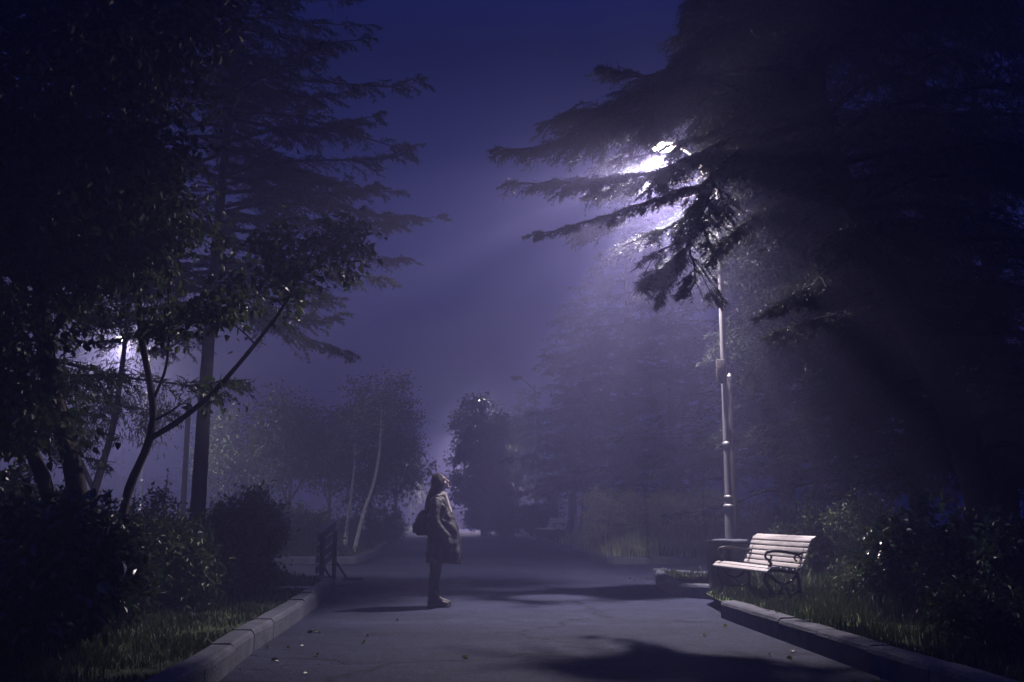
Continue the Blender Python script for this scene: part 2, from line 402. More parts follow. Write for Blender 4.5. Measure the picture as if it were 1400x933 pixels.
# ================================================================ VEGETATION GENERATORS
def blob_tree(trunks, blobs, rng, leafL=.07, leafW=.045, nleaf=30, crad=.28, simple=True, droop=.3, wood=None, twigr=.012, crown=None, sides=7, gaps=0):
    """trunks: [(poly, r0, r1)], blobs: [(centre, radii, clusters)] -> (wood MB, leaf MB)"""
    wood = wood or MB(); crown = crown or MB()
    nodes = []; nr = []
    for poly, r0, r1 in trunks:
        pl = smooth3(poly); K = len(pl); rr = np.linspace(1, 0, K) ** .8 * (r0 - r1) + r1
        rr = rr * (1 + .06 * np.sin(np.arange(K) * 1.7 + r0 * 99))
        tube(wood, pl, rr, sides)
        for k in range(K // 4, K): nodes.append(pl[k]); nr.append(rr[k])
    nodes = list(nodes); A0 = []; A1 = []; R0 = []; R1 = []
    LP = []; LD = []
    for c, rad, n in blobs:
        c = np.asarray(c, float); rad = np.asarray(rad, float)
        v = rng.normal(size=(n, 3)); v = nrm(v) * (rng.uniform(0.05, 1, n) ** (1 / 2.3))[:, None]
        tg = c + v * rad
        order = np.argsort(np.linalg.norm(tg - nodes[len(nodes) // 2], axis=1))
        for i in order:
            t = tg[i]; nd = np.asarray(nodes); dv = t - nd
            dist = np.linalg.norm(dv, axis=1) + np.clip(-dv[:, 2], 0, 9) * 1.2
            j = int(np.argmin(dist)); s = nd[j]; L = np.linalg.norm(t - s)
            k = 5; u = np.linspace(0, 1, k)[:, None]
            pl = s + (t - s) * u + UP * (np.sin(u * np.pi) * L * .12) + np.cumsum(rng.normal(size=(k, 3)) * L * .035, axis=0) * (u > 0)
            ra = min(nr[j] * .65, twigr * (.5 + L)); rb = max(.0035, ra * .35)
            rr = np.linspace(ra, rb, k)
            A0.append(pl[:-1]); A1.append(pl[1:]); R0.append(rr[:-1]); R1.append(rr[1:])
            for q in range(1, k): nodes.append(pl[q]); nr.append(rr[q])
            m = int(nleaf * rng.uniform(.4, 1.5))
            w = rng.uniform(.35, 1.05, m)[:, None]
            base = s + (pl[-1] - s) * w
            offv = rng.normal(size=(m, 3)) * crad * np.array([.55, .55, .38])
            pos = base + offv
            outd = nrm(pos - c + 1e-3) * .5 + rng.normal(size=(m, 3)) * .6 - UP * droop
            LP.append(pos); LD.append(outd)
            q = max(2, m // 6)
            A0.append(base[:q]); A1.append(pos[:q]); R0.append(np.full(q, .004)); R1.append(np.full(q, .0018))
    if A0: sticks(wood, np.concatenate(A0), np.concatenate(A1), np.concatenate(R0), np.concatenate(R1))
    LP = np.concatenate(LP); LD = np.concatenate(LD); N = len(LP)
    sc = rng.uniform(.6, 1.25, N)
    leaves(crown, LP, LD, leafL * sc, leafW * sc, rng, simple=simple)
    return wood, crown

def smooth3(poly, step=None):
    p = np.asarray(poly, float)
    d = np.r_[0, np.cumsum(np.linalg.norm(np.diff(p, axis=0), axis=1))]
    n = max(6, len(p) * 4); q = np.linspace(0, d[-1], n)
    o = np.stack([np.interp(q, d, p[:, i]) for i in range(3)], 1)
    for _ in range(3): o[1:-1] = .25 * o[:-2] + .5 * o[1:-1] + .25 * o[2:]
    return o

def sprays(wood, crown, poly, rng, spacing=.1, slen=.7, sprof=None, ang=58, droop=.25, tert=9, tlen=.16, nn=9, nL=.032, nW=.005, t0=.12, hang=.25, twr=.006):
    """secondary shoots on both sides of a limb, twigs on those, needles on the twigs"""
    pl = smooth3(poly); d = np.r_[0, np.cumsum(np.linalg.norm(np.diff(pl, axis=0), axis=1))]; L = d[-1]
    n = max(4, int(L / spacing)); t = np.sort(rng.uniform(t0, 1, n)); q = t * L
    pos = np.stack([np.interp(q, d, pl[:, i]) for i in range(3)], 1)
    Tg = nrm(np.gradient(pl, axis=0)); T = nrm(np.stack([np.interp(q, d, Tg[:, i]) for i in range(3)], 1))
    S = nrm(np.cross(T, UP)) * np.where(np.arange(n) % 2, 1, -1)[:, None]
    prof = sprof(t) if sprof else (1 - .75 * t) * np.clip((t - t0) / .15 + .4, 0, 1)
    ln = slen * prof * rng.uniform(.55, 1.2, n) + .08
    a = np.radians(ang * (1 - .35 * t) + rng.normal(size=n) * 9)[:, None]
    D = nrm(np.cos(a) * T + np.sin(a) * S + UP * (rng.normal(size=(n, 1)) * .18 + .05))
    K = 6; u = np.linspace(0, 1, K)
    SP = pos[:, None] + D[:, None] * (ln[:, None] * u)[:, :, None] - UP * (ln[:, None] * droop * u ** 2)[:, :, None]
    SP[:, 1:] += rng.normal(size=(n, K - 1, 3)) * (ln * .025)[:, None, None]
    rr = twr * (1 - .75 * u)
    sticks(wood, SP[:, :-1].reshape(-1, 3), SP[:, 1:].reshape(-1, 3), np.tile(rr[:-1], n), np.tile(rr[1:], n))
    # twigs
    m = tert
    uu = rng.uniform(.08, 1, (n, m)); idx = np.clip((uu * (K - 1)).astype(int), 0, K - 2); fr = uu * (K - 1) - idx
    I = np.arange(n)[:, None]
    tp = SP[I, idx] * (1 - fr[..., None]) + SP[I, idx + 1] * fr[..., None]
    td = nrm(SP[I, idx + 1] - SP[I, idx])
    sd = nrm(np.cross(td, UP)) * rng.choice([-1, 1], (n, m))[..., None]
    dd = nrm(td * rng.uniform(.5, 1.1, (n, m, 1)) + sd * rng.uniform(.3, 1.0, (n, m, 1)) + rng.normal(size=(n, m, 3)) * .15 - UP * hang * rng.uniform(.2, 1.6, (n, m, 1)))
    tl = tlen * (1 - .5 * uu) * rng.uniform(.5, 1.3, (n, m)) * np.clip(ln / .35, .4, 1.2)[:, None]
    e = tp + dd * tl[..., None]
    tp = tp.reshape(-1, 3); e = e.reshape(-1, 3); dd = dd.reshape(-1, 3)
    sticks(wood, tp, e, twr * .4, twr * .2)
    # needles on twigs and on outer part of shoots
    def nd(p0, p1, k):
        N = len(p0); w = rng.uniform(0, 1, (N, k, 1)); B = p0[:, None] * (1 - w) + p1[:, None] * w
        ax = nrm(p1 - p0)[:, None] * .75
        Dn = nrm(ax + rng.normal(size=(N, k, 3)) * .55)
        Ln = nL * rng.uniform(.6, 1.3, N * k)
        needles(crown, B.reshape(-1, 3), Dn.reshape(-1, 3), Ln, nW, rng)
    nd(tp, e, nn)
    nd(SP[:, 1:-1].reshape(-1, 3), SP[:, 2:].reshape(-1, 3), max(3, nn // 2 + 2))

def conifer(H, r0, Lmax, rng, nb=100, z0=2.0, spacing=.16, slen=.6, tert=6, tlen=.16, nn=6, nL=.06, nW=.012, droop=.35, rise=.15, prof=None, lean=(0, 0), az=None, tip=.15, twr=.007, lv=(.6, 1.12)):
    wood = MB(); crown = MB()
    zs = np.linspace(0, H, 14); tr = np.stack([lean[0] * (zs / H) ** 1.2 + .03 * np.sin(zs), lean[1] * zs / H + .03 * np.cos(zs * 1.3), zs], 1)
    rr = r0 * (1 - .93 * (zs / H) ** .9); rr[0] *= 1.3
    ts = smooth3(tr); tf = np.stack([np.interp(np.linspace(0, 1, 160), np.linspace(0, 1, len(ts)), ts[:, i]) for i in range(3)], 1); tube(wood, tf, np.interp(np.linspace(0, 1, 160), zs / H, rr), 24, rough=.07)
    for i in range(nb):
        f = (i + rng.uniform(0, 1)) / nb; z = z0 + (H - z0 - .2) * f
        p = prof(f) if prof else (1 - f) ** .75
        L = Lmax * p * rng.uniform(*lv) + .25
        a = rng.uniform(0, 2 * np.pi) if az is None else az(i, rng)
        d = np.array([math.cos(a), math.sin(a), 0]); s = np.array([-math.sin(a), math.cos(a), 0]) * rng.normal() * .12
        u = np.linspace(0, 1, 7)[:, None]
        base = np.array([np.interp(z, zs, tr[:, 0]), np.interp(z, zs, tr[:, 1]), z])
        pl = base + d * L * u + s * L * u ** 2 + UP * L * (rise * u - droop * u ** 2 + tip * u ** 5) + np.cumsum(rng.normal(size=(7, 3)) * .012 * L, axis=0)
        rb = np.interp(f, [0, 1], [.032, .012]) * min(1.4, L / 2 + .3)
        tube(wood, pl, np.linspace(rb, .005, 7), 5, cap=False)
        sprays(wood, crown, pl, rng, spacing, slen * min(1, L / 2.2 + .2), None, 60, .25, tert, tlen, nn, nL, nW, twr=twr)
    return wood, crown

def put_tree(name, loc, wood, crown, wm, lm, label, cat='tree', group=None, wn='trunk', cn='crown'):
    t = thing(name, loc, label, cat, group)
    off = -np.asarray(loc, float)
    for mb, n_, m_ in ((wood, wn, wm), (crown, cn, lm)):
        mb.V = [v + off for v in mb.V]
        mb.build(n_, m_, t, flat=(n_ == cn))
    return t

# ================================================================ CEDAR (right)
rng = np.random.default_rng(77)
cw = MB(); cc = MB(); ct = MB()
trk = [P(1352, 742, 12.6), P(1335, 640, 12.6), P(1290, 520, 12.7), P(1222, 420, 12.8), P(1196, 330, 12.8), P(1140, 245, 12.8), P(1112, 130, 12.9), P(1110, 0, 12.9), P(1125, -170, 13), P(1130, -330, 13)]
trk[0][2] = .05
tp = smooth3(trk); tf = np.stack([np.interp(np.linspace(0, 1, 200), np.linspace(0, 1, len(tp)), tp[:, i]) for i in range(3)], 1); tube(cw, tf, np.interp(np.linspace(0, 1, 200), [0, .05, .4, .7, 1], [.3, .2, .17, .13, .04]), 40, rough=.09)
cedar_loc = np.array([tp[0][0], tp[0][1], LZ])
limbs = [  # (pixel, pixel, depth) traced along each limb, root radius, spray length
 ([(1145, 165, 12.8), (1060, 178, 12.9), (1005, 212, 12.9), (968, 262, 12.7), (948, 318, 12.5), (925, 362, 12.4), (905, 398, 12.4)], .085, .62, 1.0),
 ([(1130, 205, 12.8), (1060, 222, 12.9), (985, 246, 12.9), (930, 262, 12.8), (865, 286, 12.7), (800, 306, 12.6), (730, 322, 12.5)], .05, .26, .8),
 ([(1120, 130, 12.9), (1040, 130, 12.9), (950, 150, 12.8), (860, 165, 12.7), (770, 195, 12.6), (682, 207, 12.5)], .06, .62, 1.0),
 ([(1125, 170, 12.9), (1050, 160, 12.8), (970, 205, 12.6), (890, 240, 12.4), (790, 250, 12.3), (700, 250, 12.2)], .05, .55, 1.0),
 ([(1115, 100, 12.9), (1030, 92, 13.0), (940, 112, 13.1), (850, 142, 13.1), (750, 165, 13.1)], .055, .75, 1.1),
 ([(1140, 240, 12.9), (1080, 240, 14.4), (1010, 270, 15.3), (955, 300, 15.7)], .045, .7, 1.2),
 ([(1150, 265, 12.9), (1090, 280, 14.6), (1030, 310, 15.6), (975, 345, 16.1)], .045, .7, 1.2),
 ([(1185, 315, 12.9), (1120, 310, 14.6), (1060, 340, 15.7), (1005, 385, 16.3)], .045, .7, 1.2),
 ([(1140, 240, 12.9), (1110, 245, 14.0), (1080, 270, 14.9), (1040, 300, 15.5)], .045, .8, 1.2),
 ([(1185, 315, 12.9), (1150, 325, 14.0), (1110, 345, 15.0), (1060, 380, 15.8)], .045, .8, 1.2),
 ([(1215, 410, 12.9), (1180, 400, 14.0), (1130, 420, 15.0), (1075, 450, 15.8)], .045, .8, 1.2),
 ([(1125, 150, 12.9), (1080, 150, 13.6), (1030, 165, 14.2), (965, 170, 14.5)], .04, .8, 1.2),
 ([(1130, 200, 12.9), (1085, 200, 13.5), (1040, 215, 14.0), (985, 232, 14.3)], .04, .7, 1.2),
 ([(1120, 120, 12.9), (1080, 120, 13.6), (1030, 120, 14.2), (960, 130, 14.6)], .04, .8, 1.2),
 ([(1138, 240, 12.9), (1090, 250, 13.8), (1040, 275, 14.6), (1000, 290, 15.2)], .04, .6, 1.1),
 ([(1118, 120, 12.9), (1050, 140, 14.0), (980, 150, 14.6), (900, 160, 15.1), (830, 185, 15.3)], .035, .5, .8),
 ([(1125, 160, 12.9), (1060, 165, 13.3), (1000, 178, 13.6), (930, 196, 13.7), (880, 212, 13.7), (830, 228, 13.7)], .03, .34, .6),
 ([(1122, 190, 12.9), (1060, 200, 13.3), (1000, 205, 13.5), (930, 225, 13.6), (850, 258, 13.5), (790, 272, 13.4)], .03, .3, .8),
 ([(1115, 120, 12.9), (1040, 120, 12.5), (970, 112, 12.1), (900, 118, 11.8), (850, 135, 11.7), (790, 172, 11.6)], .045, .7, 1.1),
 ([(1112, 40, 12.9), (1050, 30, 12.4), (980, 40, 12.0), (930, 75, 11.8)], .05, .8, 1.1),
 ([(1112, 60, 12.9), (1040, 58, 13.0), (960, 80, 13.1), (880, 110, 13.0), (818, 92, 12.9)], .05, .65, 1.1),
 ([(1112, 20, 13.0), (1060, 5, 13.1), (1000, 20, 13.2), (925, 52, 13.2)], .05, .7, 1.1),
 ([(1112, -30, 13.0), (1060, -50, 13.1), (1000, -30, 13.2), (945, 12, 13.2)], .05, .7, 1.1),
 ([(1120, 90, 12.9), (1050, 110, 12.4), (980, 130, 12.1), (910, 150, 11.9), (840, 160, 11.8)], .05, .7, 1.1),
 ([(1140, 240, 12.8), (1090, 262, 12.6), (1040, 290, 12.4), (1000, 320, 12.3), (975, 352, 12.3)], .04, .5, 1.0),
 ([(965, 285, 12.8), (905, 315, 13.1), (850, 338, 13.4)], .02, .32, .5),
 ([(948, 318, 12.6), (900, 345, 12.8), (862, 372, 13.0)], .02, .32, .5),
 ([(935, 340, 12.4), (898, 372, 12.3), (872, 402, 12.3)], .02, .34, .62),
 ([(940, 330, 12.5), (950, 365, 12.4), (945, 405, 12.3)], .02, .34, 1.0),
 ([(1140, 245, 12.8), (1100, 280, 14.5), (1060, 318, 15.8), (1000, 345, 16.8)], .05, .9, 1.0),
 ([(1190, 325, 12.8), (1150, 345, 14.6), (1100, 372, 16.2), (1050, 400, 17.4)], .05, .9, 1.0),
 ([(1215, 410, 12.8), (1180, 430, 14.5), (1130, 470, 16.0), (1050, 500, 16.8)], .05, .8, 1.0),
 ([(1225, 420, 12.8), (1200, 470, 14.0), (1160, 520, 15.0), (1110, 560, 15.6)], .05, .8, 1.0),
 ([(1195, 330, 12.8), (1150, 355, 12.2), (1105, 392, 11.8), (1052, 424, 11.5)], .04, .5, 1.0),
 ([(1215, 410, 12.8), (1160, 425, 12.4), (1110, 440, 12.1), (1050, 458, 11.9)], .04, .35, .9),
]
for pts, r0, sl, dens in limbs:
    pl = smooth3([P(*q) for q in pts]); pl[1:-1] += rng.normal(size=(len(pl) - 2, 3)) * .012
    tube(cw, pl, np.linspace(r0, .008, len(pl)) * (1 + .08 * np.sin(np.arange(len(pl)))), 8, cap=False)
    sprays(ct, cc, pl, rng, .052 / dens, sl, lambda t: (1.05 - .8 * t ** 1.5), 46, .3, 18, .24, 13, .03, .0095, t0=.15, hang=.4)
    nsub = int(9 * dens)
    for k in range(nsub):   # side limbs
        f = rng.uniform(.3, .9); i = int(f * (len(pl) - 1)); T = nrm(pl[min(i + 1, len(pl) - 1)] - pl[i - 1]); S = nrm(np.cross(T, UP)) * (1 if k % 2 else -1)
        L = sl * 1.9 * (1.15 - f) * rng.uniform(.7, 1.2)
        u = np.linspace(0, 1, 5)[:, None]; d = nrm(T * .75 + S * .65)
        if sl < .3: L *= .7
        sp = pl[i] + d * L * u - UP * L * .28 * u ** 2
        tube(cw, sp, np.linspace(r0 * .35, .005, 5), 5, cap=False)
        sprays(ct, cc, sp, rng, .06, sl * .55, lambda t: (1.05 - .8 * t), 46, .3, 16, .22, 12, .03, .0095, hang=.4)
# thin bare limbs that carry a clump of foliage only at the end, close round the lamp
for tgt in ((842, 258, 14.8), (806, 312, 14.9), (858, 335, 14.9), (892, 378, 15.0), (835, 225, 15.2), (925, 300, 15.9)):
    e_ = P(*tgt); s_ = P(1128, 205, 12.9); u = np.linspace(0, 1, 9)[:, None]
    pl = s_ + (e_ - s_) * u + UP * .25 * np.sin(u * np.pi) + np.array([0, 1.1, 0]) * np.sin(u * np.pi)
    tube(cw, pl, np.linspace(.014, .005, 9), 6, cap=False)
    sprays(ct, cc, pl, rng, .028, .34, lambda t: np.where(t > .84, 1.0, .15), 55, .3, 12, .16, 11, .032, .013, t0=.8, hang=.3)
for k in range(10):
    i = rng.integers(int(len(tp) * .3), int(len(tp) * .55)); b0 = tp[i]; a = rng.uniform(1.2, 2.0); L = rng.uniform(3.2, 5.0)
    d = np.array([math.cos(a), math.sin(a), 0]); u = np.linspace(0, 1, 7)[:, None]
    if b0[0] + d[0] * L < 3.1: L = max(.9, (b0[0] - 3.1) / -d[0])
    pl = b0 + d * L * u + UP * L * (.25 * u - .35 * u ** 2) + np.cumsum(rng.normal(size=(7, 3)) * .03, axis=0)
    tube(cw, pl, np.linspace(.05, .008, 7), 6, cap=False)
    sprays(ct, cc, pl, rng, .085, 1.1, lambda t: (1.05 - .7 * t), 58, .3, 16, .28, 10, .045, .016, hang=.6)
# limbs behind the trunk, between it and the lamp
for k in range(20):
    i = rng.integers(int(len(tp) * .42), int(len(tp) * .8)); b0 = tp[i]; a = rng.uniform(1.5, 2.5); L = rng.uniform(1.6, 3.0)
    d = np.array([math.cos(a), math.sin(a), 0]); u = np.linspace(0, 1, 7)[:, None]
    if b0[0] + d[0] * L < 3.0: L = max(.9, (b0[0] - 3.0) / -d[0])
    pl = b0 + d * L * u + UP * L * (.22 * u - .38 * u ** 2) + np.cumsum(rng.normal(size=(7, 3)) * .03, axis=0)
    tube(cw, pl, np.linspace(.045, .008, 7), 6, cap=False)
    sprays(ct, cc, pl, rng, .085, 1.1, lambda t: (1.05 - .7 * t), 58, .3, 16, .28, 10, .045, .016, hang=.6)
# dense body of the crown to the right of, before and behind the trunk
for k in range(118):
    low = k >= 84
    i = rng.integers(int(len(tp) * (.16 if low else .36)), int(len(tp) * .42) if low else len(tp) - 2); b0 = tp[i]
    a = rng.uniform(-1.3, 1.7) if low else (rng.uniform(-1.9, 1.9) if k % 3 else rng.uniform(-2.7, 2.6))
    L = rng.uniform(2.4, 5.0) * (1 - .4 * i / len(tp)) * (.8 if low else 1)
    d = np.array([math.cos(a), math.sin(a), 0]); u = np.linspace(0, 1, 7)[:, None]
    if b0[0] + d[0] * L < 3.1: L = max(1.0, (b0[0] - 3.2) / max(.2, -d[0]))
    pl = b0 + d * L * u + UP * L * (.22 * u - .38 * u ** 2) + np.cumsum(rng.normal(size=(7, 3)) * .03, axis=0)
    tube(cw, pl, np.linspace(.05, .008, 7), 6, cap=False)
    sprays(ct, cc, pl, rng, .085, 1.1, lambda t: (1.05 - .7 * t), 58, .3, 16, .28, 10, .045, .016, hang=.6)
# where the lamp light reaches the ground the crown has its gaps
LP = np.array([2.33, 14.9, 6.35]); wk = G(601, 830)
GAPS = [((wk[0], wk[1], z), .05, .50) for z in (0, .6, 1.2, 1.7)] + [((wk[0] - .9, wk[1] - .4, 0), .05, .45)] + \
       [((2.9, 12.7, .6), .05, .5), ((3.1, 12.1, .5), .05, .5), ((2.75, 13.4, .5), .05, .45), ((3.6, 11.2, .1), .05, .4)] + \
       [((-1.2, 9.2, 0), .04, .8), ((-2.2, 8.0, 0), .04, .8), ((-.1, 10.2, 0), .04, .8), ((-.7, 8.2, 0), .04, .7), ((1.2, 10.6, 0), .04, .7), ((-2.5, 11, 0), .04, .6), ((2.0, 9.6, 0), .04, .35)] + [((2.2, 23.6, .5), .04, .7), ((3.8, 23.6, .5), .04, 1.0), ((5.2, 23.8, .5), .04, .9), ((3.0, 25, 1), .04, 1.0), ((1.4, 24.5, 1), .04, .9), ((.8, 21, 0), .04, .9), ((-.8, 17, 0), .04, 1.0), ((.4, 14.5, 0), .04, .5), ((-2.2, 18, 0), .04, 1.0), ((.8, 18, 0), .04, .9), ((-1, 21, 0), .04, 1.1), ((.3, 24, 0), .04, 1.2), ((-1.2, 27, 0), .04, 1.3), ((.2, 31, 0), .04, 1.5), ((-1, 36, 0), .04, 1.6), ((.3, 8.6, 0), .04, .55), ((2.0, 9.0, 0), .04, .5), ((2.6, 8.2, 0), .04, .4)]
def cull(mb):
    V = np.concatenate(mb.V)
    for q, f in enumerate(mb.Fc):
        c = V[f].mean(1); keep = np.ones(len(f), bool)
        for tg, ra, rb in GAPS:
            d = np.array(tg) - LP; t = ((c - LP) @ d) / (d @ d)
            dist = np.linalg.norm(c - LP - t[:, None] * d, axis=1)
            keep &= ~((t > 0.02) & (t < 1) & (dist < ra + rb * t))
        mb.Fc[q] = f[keep]
cull(ct); cull(cc); cw.join(ct)
put_tree('cedar_tree', cedar_loc, cw, cc, M['cedarbark'], M['cedarneedle'], 'large dark leaning cedar whose spiky limbs reach across the lit street lamp', 'tree')

# ================================================================ TALL CONIFER (left)
rng = np.random.default_rng(5)
cl = G(268, 778); cl = np.array([P(266, 700, 15.5)[0], 15.5, LZ])
def profC(f): return np.interp(f, [0, .12, .35, .6, 1], [.72, .95, 1, .8, .12])
w, c = conifer(13.6, .128, 3.0, rng, nb=120, z0=3.7, spacing=.09, slen=.62, tert=10, tlen=.19, nn=10, nL=.05, nW=.014, droop=.42, rise=.22, prof=profC, lean=(.42, 0), tip=.2)
for mb in (w, c): mb.V = [v + cl for v in mb.V]
# long limbs reaching towards the path, traced one by one
for pts, sl in ([(290, 395, 15.5), (350, 430, 15.2), (410, 460, 15.0), (470, 480, 14.8)], .75), ([(295, 330, 15.5), (370, 350, 15.2), (450, 372, 15), (540, 382, 14.9)], .42), ([(297, 290, 15.5), (380, 300, 15.4), (460, 305, 15.3), (548, 306, 15.2)], .5), ([(300, 240, 15.5), (380, 262, 15.4), (450, 268, 15.2), (512, 254, 15.1)], .5), ([(303, 160, 15.5), (380, 175, 15.4), (440, 178, 15.3), (515, 158, 15.2)], .55), ([(305, 110, 15.5), (370, 125, 15.4), (430, 135, 15.3), (488, 122, 15.2)], .5), ([(308, 30, 15.5), (380, 50, 15.4), (440, 62, 15.3), (500, 52, 15.2)], .5), ([(300, 200, 15.5), (370, 225, 15.0), (430, 240, 14.8), (470, 250, 14.7)], .5), ([(300, 210, 15.5), (250, 230, 15.2), (200, 240, 14.9), (160, 235, 14.7)], .6), ([(292, 350, 15.5), (340, 370, 15.7), (400, 385, 15.8), (440, 400, 15.8)], .7):
    pl = smooth3([P(*q) for q in pts]); pl[1:-1] += rng.normal(size=(len(pl) - 2, 3)) * .012
    tube(w, pl, np.linspace(.038, .006, len(pl)), 6, cap=False)
    sprays(w, c, pl, rng, .07, sl, lambda t: (1.05 - .8 * t ** 1.3), 52, .3, 14, .19, 12, .045, .012, t0=.2, hang=.6)
put_tree('conifer_tree', cl, w, c, M['bark'], M['needle'], 'tall bare-stemmed conifer with drooping limbs beside the round bush', 'tree')

# ================================================================ BROADLEAF TREES (left foreground)
rng = np.random.default_rng(21)
def tr(pts): 
    o = [P(*q) for q in pts]; o[0][2] = .02; return o
loc = P(118, 740, 8.8); loc[2] = LZ
w, c = blob_tree([(tr([(122, 760, 8.8), (105, 640, 8.8), (72, 560, 8.8), (60, 470, 8.7), (50, 330, 8.6), (70, 180, 8.5), (110, 40, 8.5), (130, -60, 8.5)]), .10, .03),
                  (tr([(88, 760, 8.9), (70, 660, 9.0), (25, 590, 9.0), (-20, 480, 9.0), (-60, 300, 9.0)]), .08, .025),
                  ([P(60, 470, 8.7), P(110, 400, 8.6), P(150, 330, 8.5), P(200, 250, 8.4)], .045, .015),
                  ([P(55, 400, 8.7), P(20, 300, 8.4), (P(-10, 150, 8.2))], .05, .02)],
                 [(P(60, 130, 8.3), (1.25, 1.2, 1.4), 130), (P(-60, 330, 8.4), (1.2, 1.3, 1.4), 110), (P(110, 290, 8.5), (.75, .9, .55), 80),
                  (P(170, 40, 8.7), (.95, 1.0, .75), 80), (P(-30, 560, 8.4), (.6, .6, .7), 45), (P(250, -60, 8.8), (.8, .8, .4), 36)], rng,
                 leafL=.085, leafW=.058, nleaf=62, crad=.34, simple=False, droop=.5)
put_tree('broadleaf_tree', loc, w, c, M['bark'], M['leaf'], 'dark leafy tree with two crooked trunks filling the corner beside the grass', 'tree')

rng = np.random.default_rng(22)
loc = P(170, 745, 9.6); loc[2] = LZ
w, c = blob_tree([(tr([(170, 745, 9.6), (168, 690, 9.6), (182, 650, 9.6), (206, 605, 9.6), (212, 560, 9.6), (200, 500, 9.6), (188, 430, 9.55), (196, 360, 9.5), (215, 300, 9.5)]), .055, .014),
                  ([P(208, 598, 9.6), P(240, 580, 9.55), P(290, 540, 9.5), P(340, 482, 9.4), P(385, 425, 9.3), P(412, 372, 9.3), P(430, 340, 9.3)], .03, .008),
                  ([P(210, 545, 9.6), P(228, 505, 9.5), P(232, 450, 9.5), P(230, 400, 9.5)], .016, .006),
                  ([P(212, 575, 9.6), P(235, 562, 9.7), P(248, 552, 9.7)], .012, .008)],
                 [(P(420, 352, 9.3), (.62, .5, .40), 34), (P(350, 405, 9.35), (.55, .45, .3), 18), (P(475, 330, 9.3), (.25, .3, .22), 9), (P(300, 420, 9.4), (.3, .3, .2), 8),
                  (P(215, 320, 9.5), (.55, .55, .6), 60), (P(190, 325, 9.5), (.4, .4, .2), 16), (P(290, 545, 9.5), (.1, .1, .08), 3), (P(230, 440, 9.5), (.35, .3, .25), 14), (P(195, 230, 9.4), (.5, .5, .4), 36), (P(285, 430, 9.5), (.14, .14, .2), 5)], rng,
                 leafL=.08, leafW=.05, nleaf=24, crad=.19, simple=False, droop=.45, sides=9)
put_tree('slender_tree', loc, w, c, M['bark'], M['leafbright'], 'slender forked young tree with one long branch slanting across the conifer trunk', 'tree')

# thin willow behind, catching the lamp light
rng = np.random.default_rng(23)
loc = P(118, 730, 19); loc[2] = LZ
w, c = blob_tree([(tr([(112, 735, 19), (128, 670, 19), (152, 600, 19), (165, 520, 19), (175, 430, 19), (180, 350, 19)]), .09, .02),
                  ([P(128, 670, 19), P(100, 610, 19), P(85, 540, 19), P(90, 450, 19)], .05, .015)],
                 [(P(170, 540, 19), (.8, .9, .9), 30), (P(120, 370, 19), (1.3, 1.2, 1.0), 46), (P(120, 455, 19), (.5, .8, .25), 4), (P(85, 560, 19), (.9, .9, .9), 40), (P(205, 570, 19), (.4, .4, .6), 16), (P(220, 420, 19), (.7, .7, .5), 22)], rng,
                 leafL=.11, leafW=.025, nleaf=34, crad=.4, simple=True, droop=1.2)
put_tree('willow_tree', loc, w, c, M['bark'], M['leaf'], 'thin narrow-leaved tree standing in front of the glowing lamp behind the bushes', 'tree')

# ---------------------------------------------------------------- mid-distance trees, left of path
def dist_tree(px, D, top, wpx, label, seed, name='broadleaf_tree', leafm='leaf', lowest=.22, n=150, trunk=M['bark'], leanpx=0, group='misty broadleaf trees left of the path', lL=.12):
    rng = np.random.default_rng(seed)
    g = P(px, 700, D); g[2] = LZ; zt = P(px, top, D)[2]; W = wpx / F * D / 2
    H = zt - LZ; x, y = g[0], g[1]
    lx = leanpx / F * D
    tk = [(x, y, .05), (x + .1 * lx, y, H * .25), (x + .5 * lx, y + .1, H * .5), (x + lx, y, H * .85)]
    t2 = [(x + .1 * lx, y, H * .25), (x - W * .3, y + W * .2, H * .5), (x - W * .5, y + W * .2, H * .7)]
    t3 = [(x + .15 * lx, y, H * .3), (x + W * .4, y - W * .2, H * .5), (x + W * .55, y - W * .2, H * .72)]
    bl = [((x + lx * .6, y, H * .72), (W * .75, W * .75, H * .28), int(n * .4))]
    for k in range(5):
        a = rng.uniform(0, 6.28); zz = rng.uniform(lowest + .15, .78)
        bl.append(((x + math.cos(a) * W * .55 + lx * .5, y + math.sin(a) * W * .55, H * zz), (W * .5, W * .5, H * .2), int(n * .12)))
    w, c = blob_tree([(tk, .03 * H ** .9 * .55, .02), (t2, .035, .015), (t3, .035, .015)], bl, rng, leafL=lL, leafW=lL * .6, nleaf=46, crad=.45, simple=True)
    return put_tree(name, g, w, c, trunk, M[leafm], label, 'tree', group)
dist_tree(505, 31, 503, 150, 'misty round-topped tree with the highest crown left of the walker', 31, n=190)
dist_tree(395, 30, 522, 150, 'misty tree with a broad low crown between the conifer trunk and the walker', 32, n=170)
dist_tree(318, 33, 535, 120, 'misty tree just beyond the conifer trunk', 33, n=120)
dist_tree(541, 42, 545, 78, 'misty tree whose twigs overhang the path edge behind the walker', 34, n=120)
dist_tree(450, 40, 545, 120, 'faint misty tree filling the gap behind two rounder crowns', 35, n=100)
dist_tree(560, 68, 612, 36, 'farthest faint tree along the path behind the walker', 36, n=80, lL=.2)
